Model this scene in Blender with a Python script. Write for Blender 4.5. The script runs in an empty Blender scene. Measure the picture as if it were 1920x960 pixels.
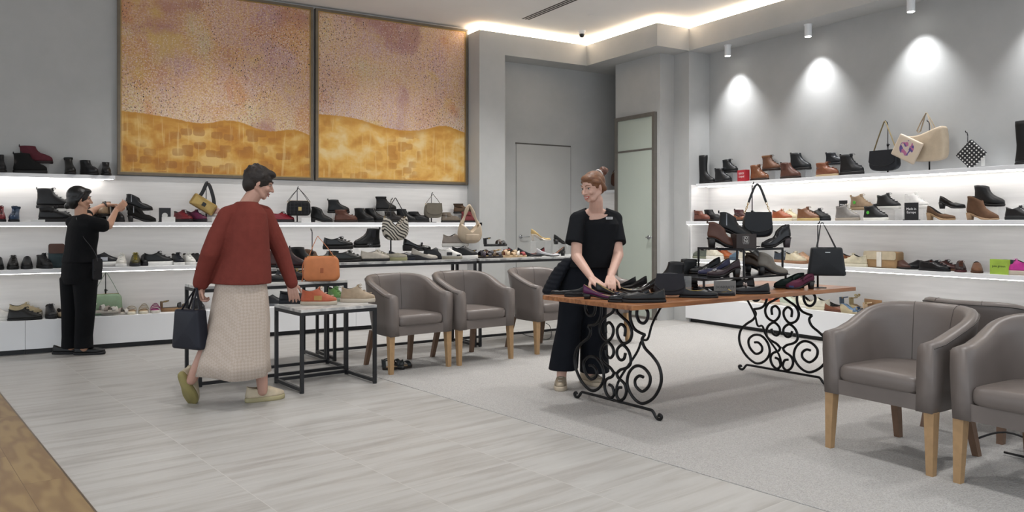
import bpy, bmesh, math, random
from mathutils import Vector, Matrix, Quaternion, noise as mnoise
random.seed(7)
PI = math.pi
S = bpy.context.scene
COL = S.collection
def R(a): return math.radians(a)

# ------------------------------------------------------------ camera, world, light, exposure
F = 1480.0          # focal length in pixels of the 1920 px wide frame
H = 1.25            # eye height
YH = 420.0          # horizon row
YAW = R(31.4)       # the walls are turned by this much against the view
CY, SY = math.cos(YAW), math.sin(YAW)
cam = bpy.data.cameras.new('camera'); cam.sensor_width = 36.0; cam.sensor_fit = 'HORIZONTAL'
cam.lens = 36.0 * F / 1920.0
cam.shift_y = -(480 - YH) / 1920.0
cam.clip_start = 0.05
camo = bpy.data.objects.new('camera', cam); COL.objects.link(camo)
camo.location = (0, 0, H); camo.rotation_euler = (PI / 2, 0, -YAW)
S.camera = camo
S.view_settings.view_transform = 'Standard'; S.view_settings.look = 'None'
S.view_settings.gamma = 1.0; S.view_settings.use_curve_mapping = False
S.view_settings.exposure = 0.40
w = bpy.data.worlds.new('world'); S.world = w; w.use_nodes = True
w.node_tree.nodes['Background'].inputs[0].default_value = (0.86, 0.93, 1.0, 1)
w.node_tree.nodes['Background'].inputs[1].default_value = 1.15
DOWN_W = 33.0       # ceiling downlights
SPOT_W = 70.0       # wall-washing cans
STRIP_E = 11.5      # shelf light strips
COVE_E = 9.0

# ------------------------------------------------------------ coordinates
def cw(X, Y, z):                     # sideways / forward of the camera -> world
    return Vector((X * CY + Y * SY, -X * SY + Y * CY, z))
def J(px, py, d):                    # the point d metres in front of the camera
    return cw((px - 960) / F * d, d, H - (py - YH) / F * d)
def onz(px, py, z):                  # point at height z
    return J(px, py, (H - z) * F / (py - YH))
def ony(px, wy, z):                  # on the plane world y = wy
    X, Y = (px - 960) / F, 1.0
    dx, dy = X * CY + SY, -X * SY + CY
    return Vector((dx * wy / dy, wy, z))
def onx(px, wx, z):
    X, Y = (px - 960) / F, 1.0
    dx, dy = X * CY + SY, -X * SY + CY
    return Vector((wx, dy * wx / dx, z))

# ------------------------------------------------------------ materials
def lin(h):
    h = h.lstrip('#'); r = []
    for i in (0, 2, 4):
        c = int(h[i:i + 2], 16) / 255
        r.append(c / 12.92 if c <= .04045 else ((c + .055) / 1.055) ** 2.4)
    return (r[0], r[1], r[2], 1)
MATS = {}
def mat(hexc, rough=.5, metal=0.0, var=.10, scale=14, bump=0.0, bscale=120, coat=0.0, kind=None, spec=.5):
    key = (hexc, rough, metal, var, scale, bump, bscale, coat, kind, spec)
    if key in MATS: return MATS[key]
    m = bpy.data.materials.new('surface_' + hexc.lstrip('#')); m.use_nodes = True
    nt = m.node_tree; N = nt.nodes; L = nt.links; b = N['Principled BSDF']
    c = lin(hexc)
    b.inputs['Roughness'].default_value = rough; b.inputs['Metallic'].default_value = metal
    b.inputs['Coat Weight'].default_value = coat; b.inputs['Specular IOR Level'].default_value = spec
    tc = N.new('ShaderNodeTexCoord')
    nz = N.new('ShaderNodeTexNoise'); nz.inputs['Scale'].default_value = scale; nz.inputs['Detail'].default_value = 3
    L.new(tc.outputs['Object'], nz.inputs['Vector'])
    mp = N.new('ShaderNodeMapRange'); mp.inputs['From Min'].default_value = .3; mp.inputs['From Max'].default_value = .7
    mp.inputs['To Min'].default_value = 1 - var; mp.inputs['To Max'].default_value = 1 + var
    L.new(nz.outputs['Fac'], mp.inputs['Value'])
    vm = N.new('ShaderNodeVectorMath'); vm.operation = 'SCALE'; vm.inputs[0].default_value = c[:3]
    L.new(mp.outputs[0], vm.inputs['Scale']); L.new(vm.outputs[0], b.inputs['Base Color'])
    if bump:
        n2 = N.new('ShaderNodeTexNoise'); n2.inputs['Scale'].default_value = bscale
        L.new(tc.outputs['Object'], n2.inputs['Vector'])
        bp = N.new('ShaderNodeBump'); bp.inputs['Strength'].default_value = bump; bp.inputs['Distance'].default_value = .004
        L.new(n2.outputs['Fac'], bp.inputs['Height']); L.new(bp.outputs[0], b.inputs['Normal'])
    MATS[key] = m; return m
def emat(hexc, e):
    key = ('e', hexc, e)
    if key in MATS: return MATS[key]
    m = bpy.data.materials.new('glow'); m.use_nodes = True; b = m.node_tree.nodes['Principled BSDF']
    b.inputs['Base Color'].default_value = lin(hexc); b.inputs['Emission Color'].default_value = lin(hexc)
    b.inputs['Emission Strength'].default_value = e; MATS[key] = m; return m
def acrylic():
    if 'acr' in MATS: return MATS['acr']
    m = bpy.data.materials.new('clear_acrylic'); m.use_nodes = True; nt = m.node_tree; N = nt.nodes
    b = N['Principled BSDF']; b.inputs['Base Color'].default_value = (.9, .93, .95, 1)
    b.inputs['Roughness'].default_value = .08; b.inputs['Alpha'].default_value = .10
    b.inputs['Specular IOR Level'].default_value = .6
    MATS['acr'] = m; return m
def tex(name, build, rough=.5):
    if name in MATS: return MATS[name]
    m = bpy.data.materials.new(name); m.use_nodes = True
    b = m.node_tree.nodes['Principled BSDF']; b.inputs['Roughness'].default_value = rough
    build(m.node_tree, m.node_tree.nodes, m.node_tree.links, b); MATS[name] = m; return m

# ------------------------------------------------------------ mesh helpers
def link(name, me, m=None, parent=None, smooth=False):
    o = bpy.data.objects.new(name, me); COL.objects.link(o)
    if m is not None:
        for x in (m if isinstance(m, (list, tuple)) else [m]): me.materials.append(x)
    if parent is not None: o.parent = parent
    if smooth:
        for p in me.polygons: p.use_smooth = True
    return o
def obj(name, bm, m=None, parent=None, smooth=False, fix=True):
    if fix: bmesh.ops.recalc_face_normals(bm, faces=bm.faces[:])
    me = bpy.data.meshes.new(name); bm.to_mesh(me); bm.free()
    return link(name, me, m, parent, smooth)
def thing(name, label, cat, loc=(0, 0, 0), rz=0, group=None):
    o = bpy.data.objects.new(name, None); COL.objects.link(o)
    o.location = loc; o.rotation_euler = (0, 0, rz); o.empty_display_size = .05
    o['label'] = label; o['category'] = cat
    if group: o['group'] = group
    return o
def tag(o, label, cat, group=None, kind=None):
    o['label'] = label; o['category'] = cat
    if group: o['group'] = group
    if kind: o['kind'] = kind
    return o
def struct(name, bm, m, parent=None):
    o = obj(name, bm, m, parent)
    if parent is None: o['kind'] = 'structure'
    return o
def box(bm, x0, x1, y0, y1, z0, z1, M=None):
    vs = [bm.verts.new((x, y, z)) for x in (x0, x1) for y in (y0, y1) for z in (z0, z1)]
    if M is not None:
        for v in vs: v.co = M @ v.co
    for f in ((0, 1, 3, 2), (4, 6, 7, 5), (0, 4, 5, 1), (2, 3, 7, 6), (0, 2, 6, 4), (1, 5, 7, 3)):
        bm.faces.new([vs[i] for i in f])
    return vs
def boxm(x0, x1, y0, y1, z0, z1, bev=0, seg=2):
    bm = bmesh.new(); box(bm, x0, x1, y0, y1, z0, z1)
    if bev: bmesh.ops.bevel(bm, geom=bm.edges[:], offset=bev, segments=seg, affect='EDGES', profile=.5)
    return bm
def prism(pts, z0, z1):
    bm = bmesh.new()
    a = [bm.verts.new((x, y, z0)) for x, y in pts]; b = [bm.verts.new((x, y, z1)) for x, y in pts]
    bm.faces.new(a); bm.faces.new(b[::-1]); n = len(pts)
    for i in range(n): bm.faces.new((a[i], a[(i + 1) % n], b[(i + 1) % n], b[i]))
    return bm
def rings(bm, rr, close0=True, close1=True):
    vv = [[bm.verts.new(p) for p in r] for r in rr]; n = len(rr[0])
    for a, b in zip(vv, vv[1:]):
        for i in range(n): bm.faces.new((a[i], a[(i + 1) % n], b[(i + 1) % n], b[i]))
    if close0: bm.faces.new(vv[0][::-1])
    if close1: bm.faces.new(vv[-1])
    return vv
def circ(c, ax, ay, rx, ry, n=16):
    c = Vector(c)
    return [c + ax * (rx * math.cos(2 * PI * i / n)) + ay * (ry * math.sin(2 * PI * i / n)) for i in range(n)]
def tube(bm, pts, r, n=8, flat=None, closed=False):
    """tube through pts; r a number or list; flat=(w,t,up) makes a ribbon"""
    P = [Vector(p) for p in pts]; m = len(P); rr = []
    prev = None
    for i in range(m):
        if closed: t = P[(i + 1) % m] - P[i - 1]
        else: t = P[min(i + 1, m - 1)] - P[max(i - 1, 0)]
        if t.length < 1e-9: t = Vector((0, 0, 1))
        t.normalize()
        if flat:
            a = flat[2] - t * flat[2].dot(t)
            if a.length < 1e-4: a = t.orthogonal()
            a.normalize(); b = t.cross(a)
            rr.append(circ(P[i], a, b, flat[0], flat[1], n)); continue
        if prev is None: a = t.orthogonal().normalized()
        else:
            a = prev - t * prev.dot(t); a.normalize()
        prev = a; b = t.cross(a)
        q = r[i] if isinstance(r, (list, tuple)) else r
        rr.append(circ(P[i], a, b, q, q, n))
    if closed: rr.append(rr[0])
    rings(bm, rr, not closed, not closed)
def spl(pts, k=6):
    """catmull-rom through pts"""
    P = [Vector(p) for p in pts]; out = []
    for i in range(len(P) - 1):
        p0 = P[max(i - 1, 0)]; p1 = P[i]; p2 = P[i + 1]; p3 = P[min(i + 2, len(P) - 1)]
        for j in range(k):
            t = j / k
            out.append(.5 * ((2 * p1) + (p2 - p0) * t + (2 * p0 - 5 * p1 + 4 * p2 - p3) * t * t + (3 * p1 - p0 - 3 * p2 + p3) * t ** 3))
    out.append(P[-1]); return out
def cyl(bm, x, y, z0, z1, r, r2=None, n=20):
    r2 = r if r2 is None else r2
    rings(bm, [circ((x, y, z0), Vector((1, 0, 0)), Vector((0, 1, 0)), r, r, n), circ((x, y, z1), Vector((1, 0, 0)), Vector((0, 1, 0)), r2, r2, n)])
def text(name, body, size, m, parent, loc, rot, align='CENTER', depth=.0006, sx=1.0, spacing=1.0):
    cu = bpy.data.curves.new(name, 'FONT'); cu.body = body; cu.size = size; cu.align_x = align; cu.align_y = 'CENTER'
    cu.extrude = depth; cu.resolution_u = 2; cu.space_line = spacing
    t = bpy.data.objects.new('tmp', cu); COL.objects.link(t)
    dg = bpy.context.evaluated_depsgraph_get(); dg.update()
    me = bpy.data.meshes.new_from_object(t.evaluated_get(dg)); bpy.data.objects.remove(t)
    o = link(name, me, m, parent); o.location = loc; o.rotation_euler = rot; o.scale = (sx, 1, 1)
    return o
# ------------------------------------------------------------ room materials
def b_wall(nt, N, L, b):
    tc = N.new('ShaderNodeTexCoord'); nz = N.new('ShaderNodeTexNoise'); nz.inputs['Scale'].default_value = 1.3; nz.inputs['Detail'].default_value = 8; nz.inputs['Roughness'].default_value = .65
    L.new(tc.outputs['Object'], nz.inputs['Vector'])
    r = N.new('ShaderNodeValToRGB'); r.color_ramp.elements[0].position = .3; r.color_ramp.elements[0].color = lin('#a9aaa9'); r.color_ramp.elements[1].position = .72; r.color_ramp.elements[1].color = lin('#b6b6b5')
    L.new(nz.outputs['Fac'], r.inputs[0]); L.new(r.outputs[0], b.inputs['Base Color'])
WALL = tex('pale_grey_plaster', b_wall, .75)
CEIL = mat('#e6e5e4', .85, var=.02, scale=2)
def b_panel(nt, N, L, b):
    tc = N.new('ShaderNodeTexCoord'); mp = N.new('ShaderNodeMapping'); mp.inputs['Scale'].default_value = (1.0, 1.0, 14)
    L.new(tc.outputs['Object'], mp.inputs[0])
    nz = N.new('ShaderNodeTexNoise'); nz.inputs['Scale'].default_value = 2; nz.inputs['Detail'].default_value = 6
    L.new(mp.outputs[0], nz.inputs['Vector'])
    r = N.new('ShaderNodeValToRGB'); r.color_ramp.elements[0].position = .3; r.color_ramp.elements[0].color = lin('#dddbd9'); r.color_ramp.elements[1].position = .7; r.color_ramp.elements[1].color = lin('#e8e6e4')
    L.new(nz.outputs['Fac'], r.inputs[0]); L.new(r.outputs[0], b.inputs['Base Color'])
PANEL = tex('white_back_panel', b_panel, .6)
WHITE = mat('#e9eaec', .45, var=.02, scale=3)
BLACKM = mat('#15161a', .45, var=.1)
TA = YAW - math.atan2(.635, .773)   # tile grid against the walls (negative: turned clockwise)
TDEG = math.atan2(.635, .773)       # tile x axis in camera frame
def tilepos(xt, yt):                # tile grid coordinates -> world
    c, s = math.cos(TDEG), math.sin(TDEG)
    v = cw(xt * c - yt * s, xt * s + yt * c, 0); return (v.x, v.y)
def b_tile(nt, N, L, b):
    tc = N.new('ShaderNodeTexCoord')
    br = N.new('ShaderNodeTexBrick'); br.offset = 0.0; br.squash = 1.0
    br.inputs['Scale'].default_value = 1.0; br.inputs['Brick Width'].default_value = .614; br.inputs['Row Height'].default_value = .614
    br.inputs['Mortar Size'].default_value = .0018; br.inputs['Mortar Smooth'].default_value = .2; br.inputs['Bias'].default_value = 0
    br.inputs['Color1'].default_value = (0, 0, 0, 1); br.inputs['Color2'].default_value = (1, 1, 1, 1); br.inputs['Mortar'].default_value = (.5, .5, .5, 1)
    off = N.new('ShaderNodeMapping'); off.inputs['Location'].default_value = (-.774 + .614 * 40, -.13 + .614 * 40, 0)
    L.new(tc.outputs['Object'], off.inputs[0]); L.new(off.outputs[0], br.inputs['Vector'])
    # a different piece of veining on every tile
    sc = N.new('ShaderNodeVectorMath'); sc.operation = 'SCALE'; sc.inputs['Scale'].default_value = 37.0
    L.new(br.outputs['Color'], sc.inputs[0])
    ad = N.new('ShaderNodeVectorMath'); ad.operation = 'ADD'; L.new(tc.outputs['Object'], ad.inputs[0]); L.new(sc.outputs[0], ad.inputs[1])
    mp = N.new('ShaderNodeMapping'); mp.inputs['Scale'].default_value = (.9, 8.5, 1); mp.inputs['Rotation'].default_value = (0, 0, R(4))
    L.new(ad.outputs[0], mp.inputs[0])
    nz = N.new('ShaderNodeTexNoise'); nz.inputs['Scale'].default_value = 1.5; nz.inputs['Detail'].default_value = 7; nz.inputs['Roughness'].default_value = .6; nz.inputs['Distortion'].default_value = .6
    L.new(mp.outputs[0], nz.inputs['Vector'])
    r = N.new('ShaderNodeValToRGB'); e = r.color_ramp.elements
    e[0].position = .30; e[0].color = lin('#979490'); e[1].position = .72; e[1].color = lin('#b0afac')
    x = e.new(.42); x.color = lin('#a19e9a'); x = e.new(.52); x.color = lin('#a9a7a4')
    L.new(nz.outputs['Fac'], r.inputs[0])
    mx = N.new('ShaderNodeMix'); mx.data_type = 'RGBA'; mx.inputs['B'].default_value = lin('#bbb9b4')
    ms = N.new('ShaderNodeMath'); ms.operation = 'MULTIPLY'; ms.inputs[1].default_value = .8; L.new(br.outputs['Fac'], ms.inputs[0])
    L.new(ms.outputs[0], mx.inputs['Factor']); L.new(r.outputs[0], mx.inputs['A']); L.new(mx.outputs['Result'], b.inputs['Base Color'])
    mr = N.new('ShaderNodeMapRange'); mr.inputs['To Min'].default_value = .34; mr.inputs['To Max'].default_value = .5
    L.new(nz.outputs['Fac'], mr.inputs['Value']); L.new(mr.outputs[0], b.inputs['Roughness'])
    b.inputs['Specular IOR Level'].default_value = .35
TILE = tex('grey_stone_tile', b_tile, .4)
def b_carpet(nt, N, L, b):
    tc = N.new('ShaderNodeTexCoord')
    v = N.new('ShaderNodeTexVoronoi'); v.inputs['Scale'].default_value = 75
    L.new(tc.outputs['Object'], v.inputs['Vector'])
    nz = N.new('ShaderNodeTexNoise'); nz.inputs['Scale'].default_value = 160; nz.inputs['Detail'].default_value = 4; L.new(tc.outputs['Object'], nz.inputs['Vector'])
    r = N.new('ShaderNodeValToRGB'); e = r.color_ramp.elements; e[0].position = .30; e[0].color = lin('#92908d'); e[1].position = .64; e[1].color = lin('#b0aeac')
    L.new(nz.outputs['Fac'], r.inputs[0])
    n3 = N.new('ShaderNodeTexNoise'); n3.inputs['Scale'].default_value = 1.2; n3.inputs['Detail'].default_value = 4; L.new(tc.outputs['Object'], n3.inputs['Vector'])
    m3 = N.new('ShaderNodeMapRange'); m3.inputs['To Min'].default_value = .95; m3.inputs['To Max'].default_value = 1.05; L.new(n3.outputs['Fac'], m3.inputs['Value'])
    vm = N.new('ShaderNodeVectorMath'); vm.operation = 'SCALE'; L.new(r.outputs[0], vm.inputs[0]); L.new(m3.outputs[0], vm.inputs['Scale'])
    L.new(vm.outputs[0], b.inputs['Base Color'])
    bp = N.new('ShaderNodeBump'); bp.inputs['Strength'].default_value = .9; bp.inputs['Distance'].default_value = .006
    L.new(v.outputs['Distance'], bp.inputs['Height']); L.new(bp.outputs[0], b.inputs['Normal'])
CARPET = tex('grey_loop_carpet', b_carpet, .95)
def b_oak(nt, N, L, b):
    tc = N.new('ShaderNodeTexCoord')
    br = N.new('ShaderNodeTexBrick'); br.offset = .37; br.inputs['Scale'].default_value = 1
    br.inputs['Brick Width'].default_value = 1.6; br.inputs['Row Height'].default_value = .19; br.inputs['Mortar Size'].default_value = .0012
    br.inputs['Color1'].default_value = (0, 0, 0, 1); br.inputs['Color2'].default_value = (1, 1, 1, 1)
    rt = N.new('ShaderNodeMapping'); rt.inputs['Rotation'].default_value = (0, 0, R(90)); rt.inputs['Location'].default_value = (30, 30, 0)
    L.new(tc.outputs['Object'], rt.inputs[0]); L.new(rt.outputs[0], br.inputs['Vector'])
    sc = N.new('ShaderNodeVectorMath'); sc.operation = 'SCALE'; sc.inputs['Scale'].default_value = 9; L.new(br.outputs['Color'], sc.inputs[0])
    ad = N.new('ShaderNodeVectorMath'); L.new(rt.outputs[0], ad.inputs[0]); L.new(sc.outputs[0], ad.inputs[1])
    mp = N.new('ShaderNodeMapping'); mp.inputs['Scale'].default_value = (2.2, 9, 1); L.new(ad.outputs[0], mp.inputs[0])
    nz = N.new('ShaderNodeTexNoise'); nz.inputs['Scale'].default_value = .8; nz.inputs['Detail'].default_value = 2; L.new(mp.outputs[0], nz.inputs['Vector'])
    ml = N.new('ShaderNodeMath'); ml.operation = 'MULTIPLY'; ml.inputs[1].default_value = 22; L.new(nz.outputs['Fac'], ml.inputs[0])
    fr = N.new('ShaderNodeMath'); fr.operation = 'SINE'; L.new(ml.outputs[0], fr.inputs[0])
    mr = N.new('ShaderNodeMapRange'); mr.inputs['From Min'].default_value = -1; L.new(fr.outputs[0], mr.inputs['Value'])
    r = N.new('ShaderNodeValToRGB'); e = r.color_ramp.elements; e[0].position = 0; e[0].color = lin('#775f42'); e[1].position = .9; e[1].color = lin('#8a734f')
    L.new(mr.outputs[0], r.inputs[0])
    mx = N.new('ShaderNodeMix'); mx.data_type = 'RGBA'; mx.inputs['B'].default_value = lin('#5c4630')
    L.new(br.outputs['Fac'], mx.inputs['Factor']); L.new(r.outputs[0], mx.inputs['A']); L.new(mx.outputs['Result'], b.inputs['Base Color'])
OAKF = tex('oak_floorboards', b_oak, .55)

# ------------------------------------------------------------ floor (built in the tile grid's own frame)
def floor_piece(name, pts, z0, z1, m):
    bm = prism(pts, z0, z1); o = struct(name, bm, m)
    v0 = tilepos(0, 0); vx = tilepos(1, 0)
    o.rotation_euler = (0, 0, math.atan2(vx[1] - v0[1], vx[0] - v0[0])); o.location = (v0[0], v0[1], 0)
    return o
floor_piece('floor', [(-9, -4), (16, -4), (16, 15), (-9, 15)], -.2, 0, TILE)
floor_piece('floor_carpet', [(3.233, -4), (9.4, -4), (9.4, 6.24), (3.233, 6.24)], 0.0, .004, CARPET)
floor_piece('floor_wood', [(-9, -4), (.774, -4), (.774, 15), (-9, 15)], 0.0, .003, OAKF)
floor_piece('trim_1', [(.774, -4), (.782, -4), (.782, 15), (.774, 15)], 0.0, .004, mat('#6a5c4c', .4, .6))

# ------------------------------------------------------------ walls, bulkhead, ceiling
XL, XR = -5.0, 8.6
CZ = 3.83
struct('ceiling', boxm(XL, XR, -2, 9.6, CZ, CZ + .2), CEIL)
struct('wall_back', boxm(XL, XR, 9.21, 9.5, 0, CZ), WALL)
struct('wall_back_column', prism([(4.92, 8.862), (5.303, 8.862), (5.303, 9.21), (4.92, 9.21)], 0, 3.46), WALL)
struct('wall_mirror_side', prism([(6.95, 8.62), (6.95, 7.71), (7.19, 7.71), (7.19, 7.436), (7.7, 7.436), (8.5, 7.436), (8.5, 8.62)], 0, 3.46), WALL)
struct('wall_right', boxm(7.55, 7.9, -2, 7.436, 0, 3.46), WALL)
struct('wall_far_right', boxm(8.3, 8.6, 8.62, 9.21, 0, 3.46), WALL)
bm = prism([(4.92, 8.862), (6.63, 8.862), (6.63, 7.41), (7.166, 7.41), (7.166, -2), (8.6, -2), (8.6, 9.21), (4.92, 9.21)], 3.46, 3.745)
struct('trim_2', bm, WALL)
# warm light cove on top of the bulkhead
path = [(4.93, 9.2), (4.93, 8.874), (6.642, 8.874), (6.642, 7.422), (7.178, 7.422), (7.178, -2)]
bm = bmesh.new()
for (a, b2) in zip(path, path[1:]):
    x0, x1 = sorted((a[0], b2[0])); y0, y1 = sorted((a[1], b2[1]))
    box(bm, x0, x1 + .02, y0, y1 + .02, 3.745, 3.80)
tag(obj('light_strip', bm, emat('#ffe9cb', COVE_E)), 'glowing warm white strip light running along the top of the bulkhead under the ceiling', 'light')
# white cladding behind the shelves
PZ = 1.755
struct('wall_back_panel', boxm(XL, 4.92, 9.19, 9.21, .1, PZ), PANEL)
struct('wall_back_panel_far', boxm(7.12, 8.3, 9.19, 9.21, .1, 1.73), PANEL)
struct('wall_right_panel', boxm(7.53, 7.55, -2, 7.436, .1, 1.75), PANEL)
struct('wall_return_panel', boxm(7.22, 7.53, 7.424, 7.436, .1, 1.75), PANEL)
# door in the niche: a flush painted leaf with a thin shadow gap
d0, d1, dz = 5.68, 6.60, 2.36
dr = struct('door_1', boxm(d0 + .006, d1 - .006, 9.196, 9.21, .01, dz - .012), mat('#aeaeac', .6, var=.03, scale=2))
gap = bmesh.new()
box(gap, d0 - .004, d1 + .004, 9.202, 9.2095, dz - .012, dz + .008); box(gap, d1 - .006, d1 + .004, 9.203, 9.2095, 0, dz)
struct('door_gap', gap, mat('#55534f', .8), dr)
CHROME = mat('#b9bcc0', .2, 1.0, var=.04)
def lever(parent, M):
    bm = bmesh.new()
    tube(bm, [M @ Vector((0, 0, 0)), M @ Vector((0, -.008, 0))], .026, 20)
    tube(bm, [M @ Vector((0, -.004, 0)), M @ Vector((0, -.05, 0))], .009, 12)
    tube(bm, spl([M @ Vector((0, -.05, 0)), M @ Vector((.05, -.052, 0)), M @ Vector((.115, -.05, 0))], 4), .0085, 10)
    return obj('door_handle', bm, CHROME, parent, True)
lever(dr, Matrix.Translation((5.75, 9.196, 1.075)))
# the tall framed glass door on the side wall
y0, y1, zt = 7.77, 8.59, 2.71
GLASSD = mat('#b0b8ae', .12, 0, var=.015, scale=1, coat=.3)
FRM = mat('#85807a', .32, .7, var=.05)
dr = struct('door_2', boxm(6.925, 6.95, y0 + .05, y1 - .05, .03, 2.225), GLASSD)
struct('door_transom', boxm(6.925, 6.95, y0 + .05, y1 - .05, 2.245, zt - .05), GLASSD, dr)
fb = bmesh.new()
box(fb, 6.905, 6.95, y0, y0 + .052, 0, zt); box(fb, 6.905, 6.95, y1 - .052, y1, 0, zt); box(fb, 6.905, 6.95, y0 + .052, y1 - .052, zt - .052, zt); box(fb, 6.905, 6.95, y0 + .052, y1 - .052, 0, .03)
box(fb, 6.921, 6.95, y0 + .052, y1 - .052, 2.222, 2.248)
struct('door_frame', fb, FRM, dr)
lever(dr, Matrix.Translation((6.925, 7.90, 1.075)) @ Matrix.Rotation(R(-90), 4, 'Z'))

# ------------------------------------------------------------ lamps
def downlight(x, y, n):
    t = thing('ceiling_light', n, 'light', (x, y, CZ), 0, 'recessed ceiling downlights')
    bm = bmesh.new(); pr = []
    for r, z in ((.062, 0), (.062, -.006), (.048, -.006), (.044, 0.0)): pr.append(circ((0, 0, z), Vector((1, 0, 0)), Vector((0, 1, 0)), r, r, 24))
    rings(bm, pr, False, False); obj('trim_ring', bm, WHITE, t, True)
    bm = bmesh.new(); cyl(bm, 0, 0, -.003, -.001, .045); obj('lens', bm, emat('#fff6ea', 5.0), t)
    l = bpy.data.lights.new('downlight', 'SPOT'); l.energy = DOWN_W * 4; l.spot_size = R(125); l.spot_blend = 1.0; l.shadow_soft_size = .11
    l.color = (1.0, .985, .965)
    o = bpy.data.objects.new('lamp', l); COL.objects.link(o); o.parent = t; o.location = (0, 0, -.02)
p = J(1135, -7, (CZ - H) * F / (YH + 7))
spots = [(p.x, p.y, 'round ceiling downlight beyond the slotted air vent, half cut by the photo edge')]
for x, y in ((1.75, 7.95), (3.9, 7.95), (5.0, 7.15), (5.8, 6.75), (-1.2, 4.2), (1.2, 4.4), (3.4, 4.9), (5.6, 4.6), (1.0, 1.6), (3.3, 1.9), (5.7, 2.0)):  # third and fourth are unseen fill lamps, added to brighten the door niche
    spots.append((x, y, 'unseen round ceiling downlight over the shop floor, outside the frame'))
for a in spots: downlight(*a)
def can(y, lab):
    t = thing('spot_lamp', lab, 'light', (7.35, y, 3.46), 0, 'white cylinder spot lamps on the soffit')
    bm = bmesh.new(); cyl(bm, 0, 0, -.012, 0, .044, n=28); cyl(bm, 0, 0, -.135, -.012, .038, n=28)
    obj('housing', bm, WHITE, t, True).data.polygons.foreach_set('use_smooth', [False] * len(bm_count(t)))
    bm = bmesh.new(); cyl(bm, 0, 0, -.139, -.134, .031); obj('lens', bm, emat('#fffdf6', 14.0), t)
    l = bpy.data.lights.new('spot', 'SPOT'); l.energy = SPOT_W; l.spot_size = R(86); l.spot_blend = .9; l.shadow_soft_size = .03
    l.color = (.97, .98, 1.0)
    o = bpy.data.objects.new('lamp', l); COL.objects.link(o); o.parent = t; o.location = (0, 0, -.145); o.rotation_euler = (0, R(-6), 0)
def bm_count(t): return t.children[0].data.polygons
for i, y in enumerate((6.93, 5.75, 4.555, 3.38, 2.2, 1.0)):
    can(y, ['white cylinder spot lamp nearest the wall corner', 'second white spot lamp from the wall corner', 'third white spot lamp from the corner, cut by the photo top', 'spot lamp whose light pool touches the right photo edge', 'soffit spot lamp beyond the frame', 'soffit spot lamp beyond the frame'][i])
# dome camera, air vent, sprinkler plate
p = J(1091, 62, 0.1); p = J(1091, 62, (3.80 - H) * F / (YH - 62))
t = thing('security_camera', 'small white and black dome security camera on the ceiling by the cove corner', 'camera', (p.x, p.y, CZ))
bm = bmesh.new(); cyl(bm, 0, 0, -.02, 0, .05, n=24); cyl(bm, 0, 0, -.045, -.02, .042, n=24); obj('housing', bm, WHITE, t)
bm = bmesh.new(); bmesh.ops.create_uvsphere(bm, u_segments=20, v_segments=12, radius=.036, matrix=Matrix.Translation((0, 0, -.055))); obj('dome', bm, mat('#111214', .15), t, True)
a = J(984, 36, (CZ - H) * F / (YH - 36)); b3 = J(1075, -2, (CZ - H) * F / (YH + 2))
d = (b3 - a); an = -PI / 2
t = thing('air_vent', 'long three slot air vent set in the ceiling', 'vent', (a.x, a.y, CZ), an)
LV = 2.4
fb = bmesh.new(); box(fb, 0, LV, -.075, .075, -.003, 0); obj('frame', fb, CEIL, t)
for k in (-1, 0, 1):
    obj('slot', boxm(.01, LV - .02, k * .042 - .013, k * .042 + .013, -.0045, -.0025), mat('#2c2b2a', .7), t)
p = J(1108, 29, (CZ - H) * F / (YH - 29)); bm = bmesh.new(); cyl(bm, p.x, p.y, CZ - .005, CZ, .04)
tag(obj('sprinkler_cover', bm, CEIL), 'flat round sprinkler cover plate on the ceiling', 'sprinkler')

# ------------------------------------------------------------ wall shelves and platforms
STR = emat('#fffbf6', STRIP_E)
def shelf(lab, axis, a0, a1, f, back, ztop, th=.04, inner=False, strip=True):
    """axis 'x': runs along x with its front at y=f; axis 'y': runs along y with its front at x=f"""
    t = thing('wall_shelf', lab, 'shelf', (0, 0, 0))
    def B(x0, x1, y0, y1, z0, z1, bev=0):
        return boxm(x0, x1, y0, y1, z0, z1, bev) if axis == 'x' else boxm(y0, y1, x0, x1, z0, z1, bev)
    obj('board', B(a0, a1, f, back, ztop - th, ztop, .002), WHITE, t)
    if strip:
        obj('light_strip', B(a0 + .02, a1 - .02, f + .004, f + .014, ztop - th - .0045, ztop - th + .001), STR, t)
        if inner: obj('light_strip', B(a0 + .06, a1 - .10, f + .11, f + .122, ztop - th - .007, ztop - th + .001), STR, t)
    return t
shelf('short top shelf on the left wall, ending beside the large painting', 'x', XL, ony(216, 9.0, 0).x, 9.0, 9.19, 1.745, inner=True)
shelf('long middle white shelf on the left wall, running under both paintings', 'x', XL, 4.96, 8.862, 9.19, 1.27)
shelf('long white shelf on the left wall at table height', 'x', XL, 4.90, 8.862, 9.19, .815)
shelf('lit shelf in the far passage behind the glass door wall', 'x', 7.2, 8.3, 8.93, 9.19, 1.745)
shelf('lower shelf in the far passage behind the glass door wall', 'x', 7.2, 8.3, 8.93, 9.19, 1.27)
shelf('lit top shelf on the right wall under the spot lamps', 'y', -1.5, 7.424, 7.30, 7.53, 1.765, inner=True)
shelf('middle lit shelf on the right wall', 'y', -1.5, 7.47, 7.17, 7.53, 1.285)
shelf('lower lit shelf on the right wall behind the wooden table', 'y', -1.5, 7.45, 7.17, 7.53, .81)
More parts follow.
